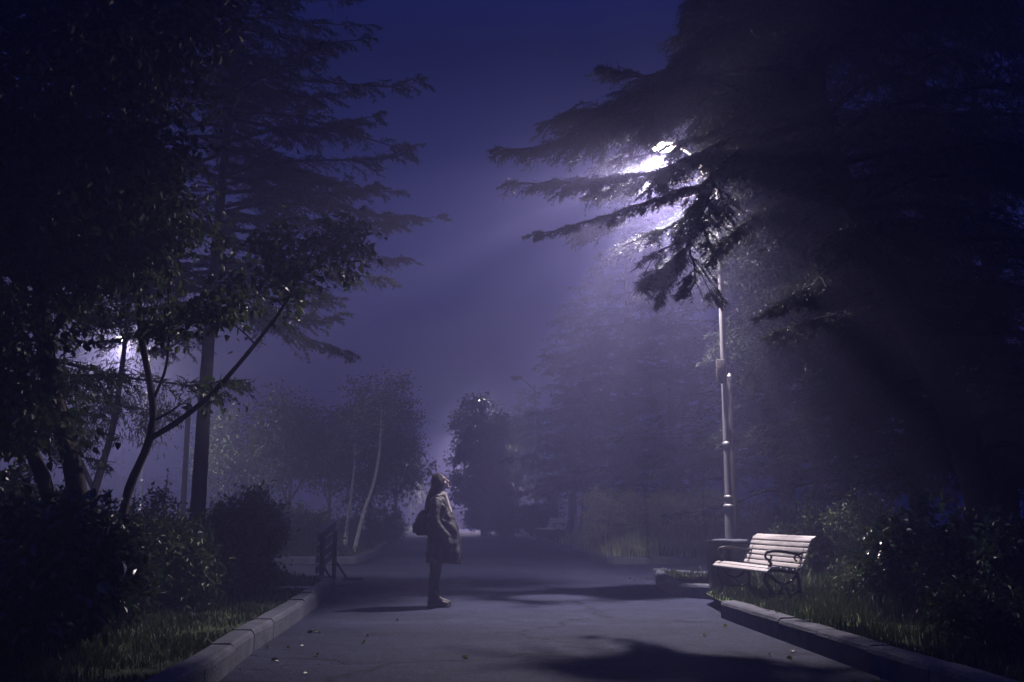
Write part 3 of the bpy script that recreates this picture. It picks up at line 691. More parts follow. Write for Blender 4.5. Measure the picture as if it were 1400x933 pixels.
# pale leaning trunks
for i, (pts, lab) in enumerate((([(484, 733, 27.5), (497, 700, 27.5), (512, 660, 27.5), (519, 622, 27.5), (522, 560, 27.5)], 'pale thin leaning birch stem rising beside the path edge'),
                                ([(472, 728, 29), (478, 690, 29), (484, 650, 29), (486, 600, 29)], 'shorter pale birch stem half hidden in the misty leaves'))):
    rng = np.random.default_rng(40 + i); pl = [P(*q) for q in pts]; pl[0][2] = .05
    g = pl[0].copy(); g[2] = LZ
    w, c = blob_tree([(pl, .055, .02)], [(pl[-1] + UP * .2, (.9, .9, .8), 46)], rng, leafL=.1, leafW=.06, nleaf=36, crad=.4)
    put_tree('birch_tree', g, w, c, M['barkpale'], M['leaf'], lab, 'tree', 'pale birch stems')

# ---------------------------------------------------------------- trees right of the path
dist_tree(660, 49, 538, 96, 'rounded tree whose top leaves catch the distant lamp right of the path', 51, n=320, lowest=.0, leanpx=-4, group='leafy trees right of the path', lL=.19)
dist_tree(708, 53, 552, 96, 'dim leafy tree behind the lamp-tipped one', 52, n=220, lowest=.05, group='leafy trees right of the path', lL=.18)
dist_tree(690, 76, 640, 44, 'small faint tree at the far bend of the path', 53, n=80, group='leafy trees right of the path', lL=.2)
rng = np.random.default_rng(61)
w, c = conifer(10.5, .2, 3.5, rng, lv=(.35, 1.25), nb=110, z0=1.7, spacing=.17, slen=.9, tert=8, tlen=.25, nn=7, nL=.09, nW=.02, droop=.45, rise=.12)
sp0 = put_tree('spruce_tree', (0, 0, 0), w, c, M['bark'], M['needle'], 'x', 'tree', 'misty spruces right of the path')
rng = np.random.default_rng(62)
w, c = conifer(9.5, .18, 3.3, rng, lv=(.3, 1.25), nb=100, z0=1.9, spacing=.17, slen=.85, tert=8, tlen=.25, nn=7, nL=.09, nW=.02, droop=.3, rise=.05, lean=(.3, 0))
sp1 = put_tree('spruce_tree', (0, 0, 0), w, c, M['bark'], M['needle'], 'x', 'tree', 'misty spruces right of the path')
spr = [(0, 782, 50, 1.15, 0, 'faint spruce nearest the path, behind the bare thin pole'),
       (1, 800, 43, 1.1, 1.3, 'misty spruce rising above the distant bench'),
       (0, 862, 38, 1.25, 2.2, 'misty spruce over the pale shrubs with low sweeping limbs'),
       (1, 925, 35, 1.35, 3.9, 'misty spruce between the pale shrubs and the lamp post'),
       (0, 1000, 32, 1.3, 4.4, 'misty spruce directly behind the lamp post'),
       (1, 1075, 27, 1.35, .6, 'dim spruce behind the bench under the cedar'),
       (0, 1160, 22, 1.05, 5.1, 'dark spruce behind the cedar above the glossy bush'),
       (1, 1260, 17.5, .95, 2.8, 'dark spruce seen past the cedar trunk'),
       (0, 1380, 16, 1.0, 1.9, 'nearly black spruce closing the picture beyond the cedar'),
       (1, 715, 66, 1.0, 1.0, 'very faint spruce where the path disappears')]
for i, (k, px, D, s, rz, lab) in enumerate(spr):
    src = (sp0, sp1)[k]; g = P(px, 700, D); g[2] = LZ
    if i < 2: src.location = g; src.rotation_euler.z = rz; src.scale = (s, s, s); src['label'] = lab
    else: dup(src, g, rz, s, lab)
# darker trees filling the left edge behind the foreground tree
for i, (k, px, D, s, rz, lab) in enumerate([(0, -210, 13.5, .8, 3.0, 'nearly black spruce behind the two-trunked leafy tree'), (1, -190, 11, 1.0, .4, 'black spruce cut by the edge of the view beside the big-leaved bush')]):
    g = P(px, 700, D); g[2] = LZ; o = dup((sp0, sp1)[k], g, rz, s, lab); o['group'] = 'dark spruces at the near edges'
# far wood closing the view
rng = np.random.default_rng(70); mb = MB(); n = 26000
x = rng.uniform(-75, 75, n); y = rng.uniform(106, 122, n)
hh = 5 + 2.5 * np.sin(x * .35) + 1.5 * np.sin(x * .9 + 1) + 1.0 * np.sin(x * 2.1)
z = rng.uniform(0, 1, n) ** .8 * hh
leaves(mb, np.stack([x, y, z], 1), rng.normal(size=(n, 3)), .9 * rng.uniform(.6, 1.3, n), .6, rng, simple=True)
xs = rng.uniform(-75, 75, 160); ys = rng.uniform(108, 120, 160)
sticks(mb, np.stack([xs, ys, xs * 0], 1), np.stack([xs + rng.normal(size=160) * .4, ys, xs * 0 + 5.5], 1), .14, .05)
o = mb.build('woods', M['leaf'], flat=True); tag(o, 'dim line of far trees closing the end of the path', 'woods', kind='stuff')

# ================================================================ SHRUBS
def shrub(px, D, top, wpx, label, seed, lm='leaf', leafL=.06, n=60, group=None, name='shrub', nleaf=40, simple=True, crad=.16, wide=1.0, lw=.6, depth=1.0, droop=.1, base_py=None, cat='bush'):
    rng = np.random.default_rng(seed)
    g = P(px, 700, D); g[2] = LZ; H = P(px, top, D)[2] - LZ; W = wpx / F * D / 2
    tks = []
    for k in range(6):
        a = rng.uniform(0, 6.28); r = rng.uniform(.3, .8) * W
        tks.append(([(g[0] + rng.normal() * .05, g[1] + rng.normal() * .05, .05), (g[0] + .5 * r * math.cos(a), g[1] + .5 * r * math.sin(a), H * .45), (g[0] + r * math.cos(a), g[1] + r * math.sin(a), H * .8)], .014, .004))
    bl = [((g[0], g[1], H * .5 + LZ), (W, W * depth, H * .52), n)]
    for k in range(4):
        a = rng.uniform(0, 6.28)
        bl.append(((g[0] + math.cos(a) * W * .6, g[1] + math.sin(a) * W * .6 * depth, LZ + H * rng.uniform(.35, .75)), (W * .45, W * .45, H * .28), n // 5))
    w, c = blob_tree(tks, bl, rng, leafL=leafL, leafW=leafL * lw, nleaf=nleaf, crad=crad, simple=simple, droop=droop, twigr=.008, sides=5)
    for mb in (w, c):
        for v in mb.V: v[:, 2] = np.maximum(v[:, 2], .06)
    return put_tree(name, g, w, c, M['bark'], M[lm], label, cat, group, 'stems', 'foliage')
shrub(335, 13.6, 668, 108, 'rounded full bush beside the conifer and the wooden barrier', 101, 'leafbright', .07, 120, simple=False)
shrub(243, 11.0, 705, 95, 'low leafy bush with pointed leaves at the foot of the slender tree', 102, 'leaf', .095, 60, simple=False, lw=.4)
shrub(60, 7.6, 675, 190, 'big-leaved glossy bush at the near grass edge under the two-trunked tree', 103, 'leafdark', .10, 90, simple=False, lw=.6)
shrub(150, 9.2, 700, 120, 'dark undergrowth bush between the two-trunked and slender trees', 104, 'leafdark', .075, 70, simple=False)
shrub(-20, 7.0, 760, 150, 'low near bush cut off by the edge below the big-leaved bush', 105, 'leafdark', .09, 50, simple=False)
shrub(215, 14.5, 672, 110, 'dark shrub in front of the far left lamp post', 106, 'leaf', .07, 60)
shrub(130, 12.5, 680, 130, 'dark shrub behind the undergrowth bush', 107, 'leaf', .07, 60)
shrub(30, 11.5, 640, 160, 'tall dark shrub behind the big-leaved bush', 108, 'leafdark', .08, 90)
shrub(300, 19, 690, 130, 'dim shrub seen between conifer trunk and rounded bush', 109, 'leaf', .08, 50)
shrub(425, 25.5, 690, 90, 'misty shrub behind the wooden barrier', 110, 'leaf', .09, 60, 'misty shrubs left of the path')
shrub(375, 25, 685, 90, 'misty shrub behind the rounded bush', 111, 'leaf', .09, 60, 'misty shrubs left of the path')
shrub(490, 30, 700, 70, 'misty shrub at the foot of the leaning birch', 112, 'leaf', .1, 50, 'misty shrubs left of the path')
shrub(530, 36, 695, 50, 'misty shrub closest to the walker along the path edge', 113, 'leaf', .1, 40, 'misty shrubs left of the path')
for i, (px, D, top, wp, lab) in enumerate([(664, 47.5, 684, 62, 'misty shrub under the lamp-tipped tree right of the path'), (704, 44, 688, 60, 'misty shrub just past the kerb bend before the distant bench'), (742, 41, 680, 60, 'misty shrub directly left of the distant bench')]):
    shrub(px, D, top, wp, lab, 160 + i, 'leaf', .12, 60, 'misty shrubs right of the path', nleaf=44, crad=.22)
# right of the path: pale weedy shrubs
gr = 'pale weedy shrubs behind the far right kerb'
for i, (px, D, top, wp, lab) in enumerate([(828, 25.6, 664, 62, 'pale weedy shrub at the kerb corner by the distant bench'), (868, 26, 668, 60, 'second pale weedy shrub counted from the kerb corner'), (905, 26, 674, 56, 'middle pale weedy shrub with a thin dry stalk'),
                                         (945, 26.2, 666, 62, 'pale weedy shrub just short of the lamp post'), (985, 25.5, 672, 60, 'weedy shrub hidden partly by the lamp base'), (1040, 22.5, 690, 90, 'dim weedy shrub seen over the backrest of the near bench')]):
    shrub(px, D, top, wp, lab, 120 + i, 'weedleaf' if i < 5 else 'leaf', .075, 85, gr, nleaf=46, lw=.34, droop=-.5, crad=.2)
shrub(1110, 16.5, 690, 130, 'dark shrub behind the end of the near bench', 130, 'leaf', .07, 80, 'dark shrubs under the cedar')
shrub(1185, 14, 672, 120, 'dark tall shrub left of the glossy bush', 131, 'leaf', .07, 80, 'dark shrubs under the cedar', lw=.45)
shrub(1268, 10.4, 682, 175, 'glossy broad-leaved bush with shining leaves under the cedar', 132, 'leafdark', .10, 80, simple=False, lw=.42, nleaf=34)
shrub(1400, 9.6, 700, 150, 'dark glossy bush at the foot of the cedar trunk', 133, 'leafdark', .09, 70, simple=False, lw=.45)
shrub(1340, 8.0, 790, 150, 'low dark weeds clump near the near kerb', 134, 'leaf', .07, 50, simple=True, lw=.35)
shrub(1180, 11.6, 770, 110, 'low weedy clump between the bench and the glossy bush', 135, 'leaf', .06, 50, simple=True, lw=.3)

# single tall weeds
def weed(px, D, top, label, seed):
    rng = np.random.default_rng(seed); g = P(px, 700, D); g[2] = LZ; H = P(px, top, D)[2]
    w = MB(); c = MB(); k = 9
    pl = np.stack([g[0] + np.cumsum(rng.normal(size=k) * .02), g[1] + np.zeros(k), np.linspace(.06, H, k)], 1)
    tube(w, pl, np.linspace(.008, .003, k), 5)
    n = 60; f = rng.uniform(.25, 1, n); pos = np.stack([np.interp(f, np.linspace(0, 1, k), pl[:, i]) for i in range(3)], 1)
    leaves(c, pos, nrm(rng.normal(size=(n, 3)) * [1, 1, .3] + UP * .5), .12 * (1.2 - f), .03, rng)
    return put_tree('weed', g, w, c, M['bark'], M['leafbright'], label, 'plant', 'tall single weeds', 'stem', 'leaves')
weed(222, 11.5, 640, 'tall weed standing before the far left lamp post', 1)
weed(182, 11.5, 668, 'weed stem beside the slender tree trunk', 2)
weed(885, 24.5, 640, 'tall dry stalk rising above the pale shrubs', 3)
weed(962, 24.5, 648, 'stalk rising just left of the lamp post', 4)
weed(1105, 14.5, 690, 'weed stem behind the near bench end', 5)

# ================================================================ STREET LAMPS
def make_lamp(loc, rz, label, power, lit=True, foot=True, col=LAMPCOL, spill=.045):
    t = thing('street_lamp', loc, label, 'street lamp', 'park street lamps', rz)
    H = 6.42
    mb = MB(); z = np.linspace(0, H, 24); tube(mb, np.stack([0 * z, 0 * z, z], 1), np.interp(z, [0, .75, 1.15, 1.2, 1.5, H], [.068, .068, .064, .052, .049, .032]), 20)
    p = mb.build('pole', M['polepaint'], t)
    for pr_, z_ in (([(.064, -.03), (.078, -.02), (.078, .02), (.064, .03)], 1.2), ([(.052, -.02), (.064, -.01), (.064, .03), (.052, .04)], 1.32), ([(.046, -.03), (.058, -.02), (.058, .04), (.046, .05)], 2.1)):
        mb = MB(); lathe(mb, pr_, (0, 0, z_)); mb.build('collar', M['metal'], t)
    u = np.linspace(0, 1, 14); ax = -.64 * u; az_ = H - .25 + .62 * np.sin(u * 1.45)
    mb = MB(); tube(mb, np.stack([ax, 0 * u, az_], 1), np.linspace(.034, .026, 14), 12)
    tube(mb, [(0, 0, H - .5), (-.14, 0, H - .28), (-.26, 0, H + .02)], [.014, .014, .014], 8)
    mb.build('arm', M['polepaint'], t)
    mb = MB(); lathe(mb, [(.043, -.02), (.05, 0), (.04, .05), (.012, .07)], (0, 0, H)); mb.build('pole_cap', M['metal'], t)
    hx, hz = -.80, az_[-1] + .0
    mb = MB()  # luminaire housing: elongated shell
    K = 12; us = np.linspace(-1, 1, K)
    prof = [(max(.02, .15 * math.sqrt(max(0, 1 - abs(v) ** 2.6))), v) for v in us]
    V = []; n = 16
    for r, v in prof:
        for j in range(n):
            a = j / n * 2 * math.pi; zz = math.sin(a) * r * .75
            if zz < 0: zz *= .35
            V.append((hx + v * .29, math.cos(a) * r, hz + .02 + zz))
    Fc = [(k * n + j, k * n + (j + 1) % n, (k + 1) * n + (j + 1) % n, (k + 1) * n + j) for k in range(K - 1) for j in range(n)]
    Fc += [tuple(range(n))[::-1], tuple((K - 1) * n + j for j in range(n))]
    mb.add(V, Fc); hs = mb.build('housing', M['metal'], t)
    mb = MB(); V = []; K = 8
    for k in range(K):
        f = k / (K - 1) * math.pi / 2
        for j in range(20):
            a = j / 20 * 2 * math.pi; V.append((hx - .03 + math.cos(a) * .17 * math.cos(f), math.sin(a) * .105 * math.cos(f), hz - .025 - .075 * math.sin(f)))
    Fc = [(k * 20 + j, (k + 1) * 20 + j, (k + 1) * 20 + (j + 1) % 20, k * 20 + (j + 1) % 20) for k in range(K - 1) for j in range(20)]
    mb.add(V, Fc); mb.build('lens', M['glow'] if lit else M['glass_off'], hs)
    if foot:
        mb = MB(); lathe(mb, [(.20, -.1), (.205, .0), (.215, .3), (.225, .62), (.245, .64), (.25, .66), (.25, .70), (.235, .715), (.1, .72)], n=28)
        b_ = mb.build('footing', M['foot'], t)
        mb = MB(); lathe(mb, [(.236, .655), (.262, .66), (.264, .70), (.25, .722), (.232, .724)], n=28); mb.build('rim', M['kerb'], b_)
        mb = MB(); box(mb, (-.06, -.07, 3.2), (.13, .08, .36), bev=.012); mb.build('junction_box', M['darkwood'], t)
    if lit:
        for typ, nm_, pw in (('SPOT', 'bulb', power), ('POINT', 'lens_spill', power * spill)):
            ld = bpy.data.lights.new(nm_, typ); ld.energy = pw; ld.color = col if typ == 'SPOT' else (1.0, .78, .66); ld.shadow_soft_size = .06
            if typ == 'SPOT': ld.spot_size = R(160); ld.spot_blend = 1.0
            lo = bpy.data.objects.new(nm_, ld); C.objects.link(lo); lo.parent = t; lo.location = (hx - .03, 0, hz - .2); lo.rotation_euler.y = R(9)
    return t
M['foot'] = mat('footing_concrete', (.12, .115, .11), .85, .3, var=.35, scale=9, stretch=(1, 1, .3), bump=.6, bscale=25)
PW = 7800
l1 = P(998, 740, 14.9)
make_lamp((l1[0], 14.9, LZ - .06), 0, 'lit street lamp with a broad footing standing behind the near slatted bench', PW)
l2 = P(192, 700, 30); lamp2 = make_lamp((l2[0], 30, LZ), 0, 'lit street lamp glowing through the leaves beyond the slender forked tree', PW * .5, foot=False, spill=.3)
lamp2.scale = (1, 1, .93)
l3 = P(678, 700, 51.0); make_lamp((l3[0], 51.0, LZ), 0, 'lit street lamp mostly hidden by the rounded tree far along the path', PW * .4, foot=False)
l4 = P(732, 700, 43); make_lamp((l4[0], 43, LZ), 0, 'thin unlit lamp pole standing before the misty spruces', 0, lit=False, foot=False)
l5 = P(672, 700, 66); make_lamp((l5[0], 66, LZ), 0, 'farthest lit street lamp hidden by trees at the bend of the path', PW * 3.2, foot=False, col=(1.0, .62, .66))

# posts
def post(px, D, top, r, label, brace=False):
    g = P(px, 700, D); g[2] = LZ - .02; H = P(px, top, D)[2] - LZ
    t = thing('wooden_post', g, label, 'post')
    mb = MB(); z = np.linspace(0, H, 8); tube(mb, np.stack([0 * z, 0 * z, z], 1), np.linspace(r * 1.1, r * .9, 8), 12); mb.build('shaft', M['post'], t)
    mb = MB(); lathe(mb, [(r * 1.02, 0), (r * 1.0, .03), (r * .2, .08)], (0, 0, H), 12); mb.build('cap', M['metal'], t)
    if brace:
        mb = MB(); tube(mb, [(-.12, -.1, 0), (-.22, -.06, H * .35), (-.33, 0, H * .72)][::1], [.05, .05, .045], 10); mb.build('brace', M['post'], t)
    return t
post(250, 24, 545, .065, 'old weathered post standing just behind the conifer trunk')
post(1004, 16.6, 515, .045, 'thin dark wooden post close behind the lamp pole')

# ================================================================ BENCHES
def make_bench(loc, rz, label):
    """local: +x = from front to back, y along the seat (0..L)"""
    t = thing('park_bench', loc, label, 'bench', 'slatted park benches', rz); L = 1.56
    seat = [(-.005, .425), (.035, .452), (.115, .455), (.195, .445), (.275, .432), (.355, .422)]
    back = [(.43, .47), (.462, .53), (.49, .592), (.515, .654), (.538, .716), (.566, .772), (.612, .802)]
    def slats(prof, w, th):
        mb = MB()
        for i, (x, z) in enumerate(prof):
            a, b_ = prof[max(0, i - 1)], prof[min(len(prof) - 1, i + 1)]
            ang = math.atan2(b_[1] - a[1], b_[0] - a[0])
            Rm = Matrix.Rotation(-ang, 3, 'Y')
            box(mb, (x, L / 2, z), (w, L, th), Rm, bev=.008)
        return mb
    slats(seat, .062, .028).build('seat', M['slat'], t)
    slats(back, .052, .024).build('backrest', M['slat'], t)
    for y in (.10, L - .10):
        mb = MB()
        def sw(pts, r, sx=1.0): tube(mb, [(p[0], y, p[1]) for p in smooth3([(q[0], 0, q[1]) for q in pts])[:, [0, 2]]], r, 10, sx=sx)
        sw([(-.0, .41), (.08, .43), (.2, .425), (.36, .395), (.42, .42), (.455, .5), (.5, .6), (.54, .7), (.58, .77), (.64, .79)], .02)
        sw([(.03, .41), (-.02, .33), (.02, .25), (.06, .18), (.03, .09), (-.05, .02), (-.08, .0)], .026)
        sw([(.40, .39), (.44, .3), (.42, .2), (.46, .1), (.54, .02), (.58, .0)], .026)
        sw([(.05, .2), (.15, .14), (.25, .16), (.34, .14), (.43, .2)], .017)
        sw([(.05, .38), (.12, .3), (.23, .26), (.33, .29), (.4, .37)], .018)
        tube(mb, [(.16, y, .16), (.23, y, .26), (.3, y, .16)], .014, 8)
        sf = mb.build('side_frame', M['iron'], t)
        mb = MB()
        # arm rest with front scroll
        def sw2(pts, r): tube(mb, [(p[0], y, p[1]) for p in smooth3([(q[0], 0, q[1]) for q in pts])[:, [0, 2]]], r, 10)
        sw2([(.515, .63), (.44, .61), (.34, .625), (.22, .645), (.1, .65), (.03, .635)], .019)
        a = np.linspace(0.3, -4.9, 18); rr = np.linspace(.058, .03, 18)
        tube(mb, np.stack([.055 + rr * np.sin(a) * 1.0, 0 * a + y, .59 + rr * np.cos(a)], 1), .014, 8)
        sw2([(.05, .54), (.085, .5), (.05, .46), (.02, .43)], .018)
        a = np.linspace(0, 4.6, 14); tube(mb, np.stack([.42 + .035 * np.cos(a), 0 * a + y, .565 + .035 * np.sin(a)], 1), .012, 8)
        mb.build('armrest', M['iron'], sf)
    return t
bn = G(1042, 837, .06); bf = np.array([2.74, 13.45])
b0 = np.array([3.02, 11.98]); dirb = np.array([2.70, 13.45]) - b0
ang = math.atan2(dirb[1], dirb[0]) - math.pi / 2
bench1 = make_bench((b0[0], b0[1], LZ - .05), ang, 'near pale-slatted bench with black scrolled iron ends beside the lamp footing')
fb = P(757, 742, 37.5)
bench2 = dup(bench1, (P(757, 700, 37.5)[0], 37.0, LZ), math.radians(24), 1.0, 'small distant slatted bench at the kerb corner in the mist')

# rubbish bin behind the bench
g = P(980, 700, 14.2)
t = thing('litter_bin', (g[0], 14.2, LZ - .04), 'dark square litter bin between the lamp footing and the near bench', 'bin')
mb = MB(); n = 4
V = []; 
for (hw, z) in ((.12, .08), (.135, .3), (.148, .66), (.15, .7)):
    V += [(-hw, -hw, z), (hw, -hw, z), (hw, hw, z), (-hw, hw, z)]
V += [(-.13, -.13, .70), (.13, -.13, .70), (.13, .13, .70), (-.13, .13, .70), (-.12, -.12, .3), (.12, -.12, .3), (.12, .12, .3), (-.12, .12, .3)]
Fc = [(k * 4 + j, k * 4 + (j + 1) % 4, (k + 1) * 4 + (j + 1) % 4, (k + 1) * 4 + j) for k in range(5) for j in range(4)] + [(3, 2, 1, 0), (20, 21, 22, 23)]
mb.add(V, Fc); mb.build('bin_body', M['iron'], t, flat=True)
mb = MB(); box(mb, (0, -.152, .68), (.32, .012, .05), bev=.004); box(mb, (0, .152, .68), (.32, .012, .05), bev=.004); box(mb, (-.152, 0, .68), (.012, .30, .05), bev=.004); box(mb, (.152, 0, .68), (.012, .30, .05), bev=.004)
mb.build('rim', M['iron'], t, flat=True)
mb = MB()
for sx in (-1, 1):
    for sy in (-1, 1): mb = MB(); tube(mb, [(sx * .1, sy * .1, 0), (sx * .1, sy * .1, .1)], .014, 8); mb.build('foot', M['iron'], t)
# pale marker post beside the distant bench
g = P(787, 700, 37.3); mb = MB(); box(mb, (0, 0, .45), (.12, .12, .9), bev=.015); box(mb, (0, 0, .93), (.15, .15, .05), bev=.012)
o = mb.build('marker_post', M['paving'], None, flat=True, loc=(g[0], g[1], LZ)); tag(o, 'short pale post right beside the small distant bench', 'post')

# ================================================================ WOODEN BARRIER (left)
A = P(437, 733, 16.3); A[2] = 0; B = P(457, 720, 18.1); B[2] = 0
t = thing('wooden_barrier', (A[0], A[1], .02), 'slatted wooden barrier with dark braced posts at the kerb end', 'barrier')
off = B - A; Ld = np.linalg.norm(off[:2]); yaw = math.atan2(off[1], off[0])
e = off / Ld; nx = np.array([e[1], -e[0], 0])
slope = .085
mb = MB()
for i, z in enumerate((.25, .41, .57, .73)):
    p0 = -e * .28 + nx * 0 + UP * (z + .05 - slope * .28 * 1); p1 = e * (Ld + .15) + UP * (z + .05 + slope * Ld)
    c = (p0 + p1) / 2; d = p1 - p0
    Rm = (Matrix.Rotation(math.atan2(d[1], d[0]), 3, 'Z') @ Matrix.Rotation(-math.atan2(d[2], math.hypot(d[0], d[1])), 3, 'Y') @ Matrix.Rotation(.02 * (i - 1.5), 3, 'X'))
    box(mb, tuple(c), (np.linalg.norm(d), .025, .115), Rm, bev=.005)
mb.build('boards', M['board'], t, flat=True)
mb = MB(); c = e * (Ld / 2 - .05) + UP * (.86 + slope * Ld / 2); box(mb, tuple(c), (Ld + .4, .11, .03), Matrix.Rotation(yaw, 3, 'Z') @ Matrix.Rotation(-slope, 3, 'Y'), bev=.005)
mb.build('top_rail', M['board'], t, flat=True)
for k, s_ in enumerate((0.02, Ld - .2)):
    q = e * s_ + nx * .045
    mb = MB(); box(mb, (q[0], q[1], .43), (.055, .07, .84), Matrix.Rotation(yaw, 3, 'Z'), bev=.006); ps = mb.build('post', M['darkwood'], t, flat=True)
    mb = MB(); p0 = q + nx * .04 + UP * .3; p1 = q + nx * .24 + UP * .03
    p1b = q + np.array([.26, -.18, .03]); tube(mb, [p0, p1b], .026, 4, sx=1); mb.build('brace', M['darkwood'], ps)
    mb = MB(); box(mb, (p1b[0] + .1, p1b[1], .03), (.34, .07, .05), bev=.008); mb.build('foot', M['darkwood'], ps)

# ================================================================ WALKER
pg = G(593, 830); PX, PY = float(pg[0]), float(pg[1])
person = thing('person', (PX, PY, 0), 'woman in a knee-length coat standing on the path looking up at the lamp', 'person', rz=R(4))
def skin_mesh(chains, level=1):
    """chains: list of [(co, r), ...]; shared coordinates are merged"""
    vs = []; rs = []; es = []; key = {}
    for ch in chains:
        prev = None
        for co, r in ch:
            k = tuple(round(v, 4) for v in co)
            if k not in key: key[k] = len(vs); vs.append(co); rs.append(r)
            i = key[k]
            if prev is not None and prev != i: es.append((prev, i))
            prev = i
    me = bpy.data.meshes.new('skel'); me.from_pydata(vs, es, [])
    o = bpy.data.objects.new('skel', me); C.objects.link(o)
    m = o.modifiers.new('s', 'SKIN'); 
    for i, r in enumerate(rs):
        rr = r if isinstance(r, tuple) else (r, r)
        me.skin_vertices[0].data[i].radius = rr
    me.skin_vertices[0].data[0].use_root = True
    s = o.modifiers.new('u', 'SUBSURF'); s.levels = level; s.render_levels = level
    dg = bpy.context.evaluated_depsgraph_get(); dg.update()
    em = bpy.data.meshes.new_from_object(o.evaluated_get(dg))
    V = np.array([v.co[:] for v in em.vertices]); Fc = [tuple(p.vertices) for p in em.polygons]
    bpy.data.objects.remove(o); bpy.data.meshes.remove(em)
    return V, Fc
def remesh(mb, name, mat_, parent, vox=.008, sm=4):
    o = mb.build('tmp', mat_); m = o.modifiers.new('r', 'REMESH'); m.mode = 'VOXEL'; m.voxel_size = vox; m.use_smooth_shade = True
    s = o.modifiers.new('k', 'SMOOTH'); s.iterations = sm; s.factor = .5
    dg = bpy.context.evaluated_depsgraph_get(); dg.update()
    me = bpy.data.meshes.new_from_object(o.evaluated_get(dg)); me.name = name
    bpy.data.objects.remove(o)
    bm = bmesh.new(); bm.from_mesh(me); bm.verts.ensure_lookup_table(); seen = set(); isl = []
    for v in bm.verts:
        if v.index in seen: continue
        st = [v]; seen.add(v.index); comp = []
        while st:
            q = st.pop(); comp.append(q)
            for e_ in q.link_edges:
                w_ = e_.other_vert(q)
                if w_.index not in seen: seen.add(w_.index); st.append(w_)
        isl.append(comp)
    isl.sort(key=len); print('body islands', [len(c_) for c_ in isl[-4:]])
    bmesh.ops.delete(bm, geom=[v for c_ in isl[:-1] for v in c_], context='VERTS'); bm.to_mesh(me); bm.free()
    me.polygons.foreach_set('use_smooth', np.ones(len(me.polygons), bool))
    ob = bpy.data.objects.new(name, me); C.objects.link(ob); ob.parent = parent
    if not me.materials: me.materials.append(mat_)
    return ob
def ellip(mb, c, r, rot=None, n=18, m=12, f=None):
    V = []; 
    for i in range(m + 1):
        ph = math.pi * i / m
        for j in range(n):
            th = 2 * math.pi * j / n
            p = np.array([math.sin(ph) * math.cos(th), math.sin(ph) * math.sin(th), math.cos(ph)])
            if f: p = f(p)
            p = p * np.asarray(r)
            if rot is not None: p = np.array(rot @ Vector(p))
            V.append(p + np.asarray(c))
    Fc = [(i * n + j, (i + 1) * n + j, (i + 1) * n + (j + 1) % n, i * n + (j + 1) % n) for i in range(m) for j in range(n)]
    mb.add(V, Fc)
def ribs(mb, rings, n=32, fold=0, seed=0, cap=True, nf=9, power=2.0):
    """rings: (z, xfront, xback, halfwidth[, fold])"""
    rng = np.random.default_rng(seed); ph = rng.uniform(0, 6.28, 3); V = []
    for k, rg in enumerate(rings):
        z, xf, xb, b_ = rg[:4]; fo = rg[4] if len(rg) > 4 else fold
        cx = (xf + xb) / 2; a = (xf - xb) / 2
        for j in range(n):
            th = 2 * math.pi * j / n; c_, s_ = math.cos(th), math.sin(th)
            q = (abs(c_) ** power + abs(s_) ** power) ** (-1 / power)
            w = 1 + fo * (math.sin(nf * th + ph[0] + z * 2 + .8 * math.sin(z * 7 + th)) + .6 * math.sin((nf * 2 - 5) * th + ph[1] - z * 5) + .45 * math.sin(z * 21 + 4 * th + ph[2]) * math.sin(z * 9 + 2 * th))
            zz = z + fo * .10 * math.sin(3 * th + ph[2])
            V.append((cx + a * c_ * q * w, b_ * s_ * q * w, zz))
    K = len(rings)
    Fc = [(k * n + j, k * n + (j + 1) % n, (k + 1) * n + (j + 1) % n, (k + 1) * n + j) for k in range(K - 1) for j in range(n)]
    if cap: Fc += [tuple(range(n))[::-1], tuple((K - 1) * n + j for j in range(n))]
    mb.add(V, Fc)
def interp_rings(rings, step=.02):
    r = np.array([list(x) + [0] * (5 - len(x)) for x in rings]); z = np.arange(r[0, 0], r[-1, 0] + 1e-6, step)
    t = r[:, 0]
    return [tuple([zz] + [float(np.interp(zz, t, r[:, c])) for c in range(1, 5)]) for zz in z]
